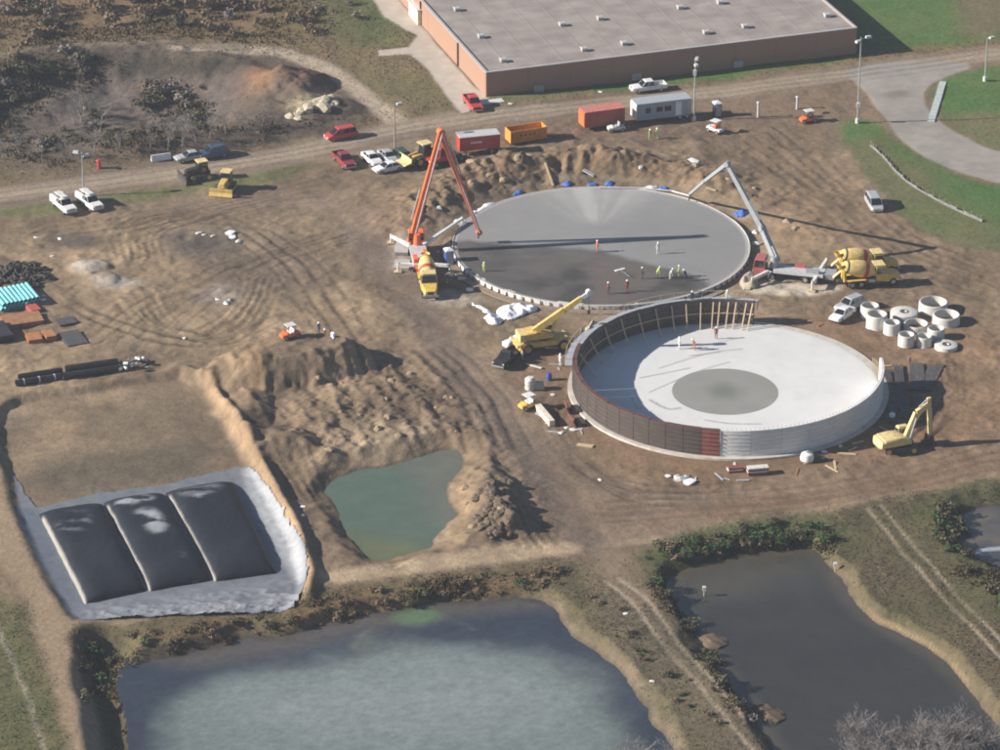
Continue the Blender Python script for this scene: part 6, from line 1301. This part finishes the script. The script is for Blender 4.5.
BM = {k: [bush_meshes(i * 7 + j, m_) for j in range(3)] for i, (k, m_) in enumerate((('tan', TAN), ('rust', RUSTB), ('olive', OLIVE), ('green', GREENB), ('grey', GREYB)))}
CN = {'tan': 'tan', 'rust': 'russet', 'olive': 'olive', 'green': 'green', 'grey': 'grey'}
SPAN = {'scrub bushes along the top left': (0, 310), 'bushes in the old pit': (0, 330), 'bushes above the dark pond': (645, 828), 'bushes on the shaded dike of the dark pond': (655, 770), 'bushes beside the weedy pond': (935, 1010), 'bushes on the lagoon bank': (150, 560), 'bushes by the ditch left of the lagoon': (84, 150), 'bushes on the dike': (565, 735)}
def to_px(p):
    d = Vector(p) - cam.location; w = d.y * _cp - d.z * _sp; return 500 + FPX * d.x / w, 375 - FPX * (d.y * _sp + d.z * _cp) / w
def bush(kind, p, s, where, group, sz=1.0):
    if group in SPAN:
        u = (to_px(p)[0] - SPAN[group][0]) / (SPAN[group][1] - SPAN[group][0]); where += ', ' + ('at the left end', 'left of its middle', 'right of its middle', 'at the right end')[min(3, max(0, int(u * 4)))]
    r = thing('bush', '%s%s %s' % ('big ' if s > 1.45 else 'low ' if s < .75 else '', {'tan': 'dry tan bush', 'rust': 'russet-brown bush', 'olive': 'dull olive bush', 'green': 'leafy green bush', 'grey': 'leafless grey bush'}[kind], where), 'bush', p, rnd.uniform(0, 6.28), group)
    a, b = BM[kind][rnd.randrange(3)]; link_mesh('foliage', a, r); link_mesh('stems', b, r); r.scale = (s * rnd.uniform(.85, 1.2), s * rnd.uniform(.85, 1.2), s * sz); return r
def pick(*w): return rnd.choices([k for k, _ in w], [v for _, v in w])[0]
n_ = 0
while n_ < 62:                 # scrub along the top left
    a, b = rnd.uniform(-10, 315), rnd.uniform(-14, 46)
    if b > 44 - abs(a - 160) * .02 or (a > 70 and a < 105 and b > 0 and rnd.random() < .8) or (a > 250 and b < 8): continue
    bush(pick(('tan', 5), ('rust', 3), ('olive', 1.5), ('grey', 1.5)), gp(a, b, -.1), rnd.uniform(1.0, 2.4), 'in the scrub along the top edge', 'scrub bushes along the top left', rnd.uniform(.7, 1.1)); n_ += 1
n_ = 0
while n_ < 52:                 # rim and floor of the old pit
    a, b = rnd.choice([(rnd.uniform(-5, 90), rnd.gauss(66, 6)), (rnd.uniform(0, 40), rnd.gauss(95, 9)), (rnd.uniform(60, 240), rnd.gauss(122, 7)), (rnd.uniform(140, 215), rnd.gauss(98, 7)), (rnd.uniform(0, 330), rnd.gauss(147, 5))]); 
    if b > 156 - a * .12: continue
    bush(pick(('tan', 1.5), ('olive', 5), ('grey', 2.5), ('green', 1.2)), gp(a, b, -.1), rnd.uniform(.8, 1.9), 'in the old pit', 'bushes in the old pit', rnd.uniform(.6, 1.0)); n_ += 1
for k in range(62):            # bushes on the bank above the dark pond
    a = rnd.uniform(645, 828); b = 553 - (a - 645) * .17 + rnd.uniform(-7, 13) + max(0, a - 790) * .3; bush(pick(('green', 5), ('olive', 3), ('tan', 1.6)), gp(a, b, -.1), rnd.uniform(.5, 1.1), 'on the bank above the dark pond', 'bushes above the dark pond', rnd.uniform(.6, 1.0))
for k in range(24): a = rnd.uniform(655, 770); bush(pick(('olive', 5), ('green', 1), ('grey', .6)), gp(a + rnd.uniform(-5, 3), 575 + (a - 655) * 1.42 + rnd.uniform(-6, 10), -.1), rnd.uniform(.5, 1.1), 'on the shaded dike of the dark pond', 'bushes on the shaded dike of the dark pond', .8)
for k in range(30):            # bushes beside the reed pond
    t_ = rnd.random(); a, b = (935 + 30 * rnd.random(), 500 + 40 * rnd.random()) if t_ < .5 else (940 + 70 * rnd.random(), 0); b = b or 540 + (a - 940) * .95 + rnd.uniform(-12, 8)
    bush(pick(('olive', 4), ('green', 3), ('tan', 1)), gp(a, b, -.1), rnd.uniform(.6, 1.5), 'beside the weedy pond', 'bushes beside the weedy pond', rnd.uniform(.6, 1.0))
for k in range(44):            # dry growth on the far bank of the lagoon
    a = rnd.uniform(150, 560); b = np.interp(a, [150, 310, 330, 420, 560], [636, 618, 606, 588, 574]) + rnd.uniform(-7, 16); bush(pick(('rust', 3.2), ('tan', 4), ('olive', 3), ('green', .6)), gp(a, b, -.1), rnd.uniform(.45, 1.05), 'on the far lagoon bank', 'bushes on the lagoon bank', rnd.uniform(.5, .9))
for k in range(16): a = rnd.uniform(84, 150); bush(pick(('olive', 4), ('green', 2), ('tan', 2)), gp(a, np.interp(a, [84, 110, 150], [650, 628, 640]) + rnd.uniform(-6, 70) * (.3 + .7 * (a < 125)), -.1), rnd.uniform(.5, 1.2), 'on the ditch bank', 'bushes by the ditch left of the lagoon', .8)
for k in range(18): t_ = rnd.random(); bush(pick(('tan', 3), ('olive', 3), ('green', 2), ('rust', 1)), gp(565 + 150 * t_ + rnd.uniform(-4, 22), 580 + 150 * t_ + rnd.uniform(-8, 12), -.1), rnd.uniform(.35, .85), 'on the dike by the rutted track', 'bushes on the dike', .75)
for a, b, s_ in ((348, 4, 1.0), (358, 18, 1.1)): bush('grey', gp(a, b), s_, 'alone on the grass left of the building, ' + ('upper of two' if b < 10 else 'lower of two'), 'two lone bushes on the grass')

def tree_meshes(seed, H=8.0, dens=1.0):
    q = random.Random(seed); tr = MB(); cr = MB()
    def limb(mb, p, d, L, r, lev):
        n = 3; pts = [p]; dd = d
        for k in range(n): dd = (dd + Vector((q.gauss(0, .13), q.gauss(0, .13), .07))).normalized(); pts.append(pts[-1] + dd * L / n)
        for k in range(n): mb.cyl(pts[k], pts[k + 1], r * (1 - .22 * k), r * (1 - .22 * (k + 1)), n=6 if lev == 0 else 3, caps=False)
        if lev >= 4: return
        for c in range((7, 5, 4, 3)[lev]):
            u = q.uniform(.30, 1.0); i = min(int(u * n), n - 1); s = pts[i].lerp(pts[i + 1], u * n - i); side = Vector((q.gauss(0, 1), q.gauss(0, 1), 0)).normalized()
            limb(cr, s, (dd * q.uniform(.7, 1.1) + side * q.uniform(.35, .8)).normalized(), L * q.uniform(.42, .66), max(r * .5, .016), lev + 1)
    limb(tr, Vector((0, 0, -.3)), Vector((0, 0, 1)), H * .55, H * .016, 0); return tr.mesh('tree_trunk_mesh', bark), cr.mesh('tree_crown_mesh', twig)
TM = [tree_meshes(k * 5 + 3, 8.0) for k in range(4)]
def bare_tree(p, s, label, group):
    r = thing('bare_tree', label, 'tree', p, rnd.uniform(0, 6), group); a, b = TM[rnd.randrange(4)]; link_mesh('trunk', a, r); link_mesh('crown', b, r); r.scale = (s * 1.15, s * 1.15, s); return r
for k in range(44):
    a = rnd.uniform(838, 1010); b = rnd.uniform(762, 800); bare_tree(gp(a, b), rnd.uniform(.75, 1.05), 'leafless grey tree below the dark pond, ' + ('left end', 'left of the middle', 'right of the middle', 'right end')[min(3, int((a - 838) / 43))] + ' of the row', 'bare trees at the bottom right')
for k in range(14): bare_tree(gp(rnd.uniform(590, 690), rnd.uniform(788, 806)), rnd.uniform(.7, .95), 'leafless grey tree at the bottom edge near the lagoon corner', 'bare trees by the lagoon corner')
for a, b, s_ in [(82, 120, .75), (74, 124, .7), (92, 118, .65), (60, 130, .6), (100, 130, .6), (86, 108, .6), (168, 150, .6), (182, 146, .65), (196, 142, .6), (150, 152, .55), (210, 138, .55), (120, 148, .5), (40, 150, .55), (20, 155, .55), (226, 134, .5), (262, 126, .5), (4, 160, .5), (66, 156, .5), (94, 152, .5), (246, 130, .5)]: bare_tree(gp(a, b), s_, ('leafless grey tree on the floor of the old pit' if b < 132 else 'leafless grey tree between old pit and road') + (', left of the short light pole' if a < 80 else ', right of the short light pole'), 'bare trees in the old pit')

# ---- weeds nobody could count: tufts over fields, dikes and banks
def tufts(name, label, dens, count, h0, h1, tan_=.5, seed=1):
    q = np.random.RandomState(seed); sel = np.nonzero((np.abs(X) < 97) & (Y > -92) & (Y < 190) & (dens > .02))[0]; pr_ = dens[sel] / dens[sel].sum(); ix = q.choice(sel, count, p=pr_)
    x = X[ix] + q.uniform(-.2, .2, count); y = Y[ix] + q.uniform(-.25, .25, count); z = hmv(x, y) - .04; V, F, C = [], [], []; base = T[ix] * q.uniform(.8, 1.5, (count, 1)); k = (q.uniform(0, 1, count) < tan_)[:, None]
    base = np.where(k, base * .45 + np.array([.20, .15, .085]) * .55, base * .75 + np.array([.075, .085, .035]) * .25)
    for b in range(3):
        an = q.uniform(0, 6.28, count); h = q.uniform(h0, h1, count); w = h * .33; lx, ly = q.normal(0, .35, count) * h, q.normal(0, .35, count) * h; cx_, sy_ = np.cos(an) * w, np.sin(an) * w
        V.append(np.stack([np.stack([x - cx_, y - sy_, z], 1), np.stack([x + cx_, y + sy_, z], 1), np.stack([x + lx, y + ly, z + h], 1)], 1).reshape(-1, 3)); C.append(np.repeat(base, 3, 0))
    V = np.concatenate(V); C = np.concatenate(C); F = np.arange(len(V)).reshape(-1, 3); o = sheet(name, V, F, np.clip(C, .01, .6), M_WEED, kind='stuff'); o.data.polygons.foreach_set('use_smooth', np.ones(len(F), bool)); o.data.normals_split_custom_set_from_vertices([(0, 0, 1)] * len(V)); o['label'] = label; return o
dry = (dA > .5) & (dB > .4) & (dC > .6) & (dD > .4)
bare = np.clip(1 - m_road - m_acc - m_apron - m_haul - m_grav - m_farm - mA * 9 - mB * 9, 0, 1)
bx = (X - bA_.x) * math.cos(ba) + (Y - bA_.y) * math.sin(ba); by_ = -(X - bA_.x) * math.sin(ba) + (Y - bA_.y) * math.cos(ba); inb = (by_ > -.6) & (bx + by_ * sk_ > -.8) & (bx < bl + 1 - by_ * sk_)
tufts('weeds', 'dry weeds of the fields behind the road', north * bare * ~inb * (1 - m_lawn) * (1 - .85 * poly([(20, 70), (200, 56), (262, 66), (330, 66), (395, 120), (330, 120), (250, 112), (120, 112), (30, 118)], 3, warp=1)) * (.35 + .65 * sstep(-.2, .4, N_mid)), 30000, .08, .26, .6, 5)
tufts('rough_grass', 'rough grass and weeds on the dikes and pond banks', south * bare * dry * (1 - .9 * bankA * sstep(-5, 8, X - G(520, 620).x)) * (1 - .9 * (1 - sstep(1, 2.4, dB)) * sstep(0, 6, X - G(815, 560).x)) * (.4 + .6 * sstep(-.3, .4, N_mid)), 60000, .07, .22, .5, 6)
bk = np.clip(poly([(648, 552), (740, 536), (826, 530), (846, 552), (800, 556), (700, 566), (662, 584)], 2, warp=1) + poly([(150, 640), (300, 606), (420, 584), (545, 570), (560, 584), (470, 596), (330, 618), (160, 652)], 2, warp=1) + poly([(84, 640), (110, 628), (146, 640), (128, 700), (136, 790), (110, 790), (100, 700)], 2, warp=1) + poly([(940, 498), (985, 500), (958, 530), (1000, 580), (985, 590), (945, 545)], 2, warp=1) + poly([(648, 570), (670, 590), (705, 650), (770, 745), (760, 745), (690, 650), (652, 596)], 1.5, warp=1), 0, 1)
tufts('bank_growth', 'tangled dry and green growth on the pond banks', bk * (dA > .1) * (dB > .1) * (dD > .1) * bare * sstep(-.15, .45, N_mid + .7 * N_sml), 6500, .14, .40, .55, 8)
pv0 = np.clip(poly([(-30, 78), (30, 64), (110, 54), (112, 62), (45, 80), (28, 112), (-30, 120)], 3, warp=1.5) + poly([(0, 122), (120, 114), (200, 112), (206, 128), (150, 142), (20, 152)], 3, warp=1.5) + poly([(150, 84), (200, 84), (206, 106), (160, 108)], 3, warp=1.5) + .5 * poly([(-40, -20), (300, -30), (318, 30), (270, 46), (100, 42), (0, 48)], 6, warp=1.5) + .6 * poly([(0, 150), (200, 136), (330, 118), (330, 128), (200, 150), (0, 172)], 2, warp=1.5), 0, 1)
tufts('scrub_growth', 'tangled brown scrub in and around the old pit', pv0 * (1 - m_road) * sstep(-.3, .4, N_mid + .6 * N_sml), 8500, .2, .55, .6, 9)
tufts('lawn_grass', 'grass of the lawns beside the drive', m_lawn * ~inb, 12000, .05, .15, .2, 7)

# ---- thin haze over the whole place
bm = bmesh.new(); bmesh.ops.create_cube(bm, size=1.0); me = bpy.data.meshes.new('haze'); bm.to_mesh(me); bm.free(); hz = bpy.data.objects.new('haze', me); COL.objects.link(hz); hz['kind'] = 'stuff'; hz['label'] = 'thin pale haze in the air over the site'
hz.scale = (6400, 6600, 245); hz.location = (0, 400, 245 / 2 - 9)
hm_ = bpy.data.materials.new('haze_air'); hm_.use_nodes = True; t = hm_.node_tree; t.nodes.clear(); ho = t.nodes.new('ShaderNodeOutputMaterial'); pv_ = t.nodes.new('ShaderNodeVolumePrincipled')
pv_.inputs['Color'].default_value = (.78, .84, .95, 1); pv_.inputs['Density'].default_value = .00014; pv_.inputs['Anisotropy'].default_value = .2; t.links.new(pv_.outputs[0], ho.inputs['Volume']); me.materials.append(hm_)
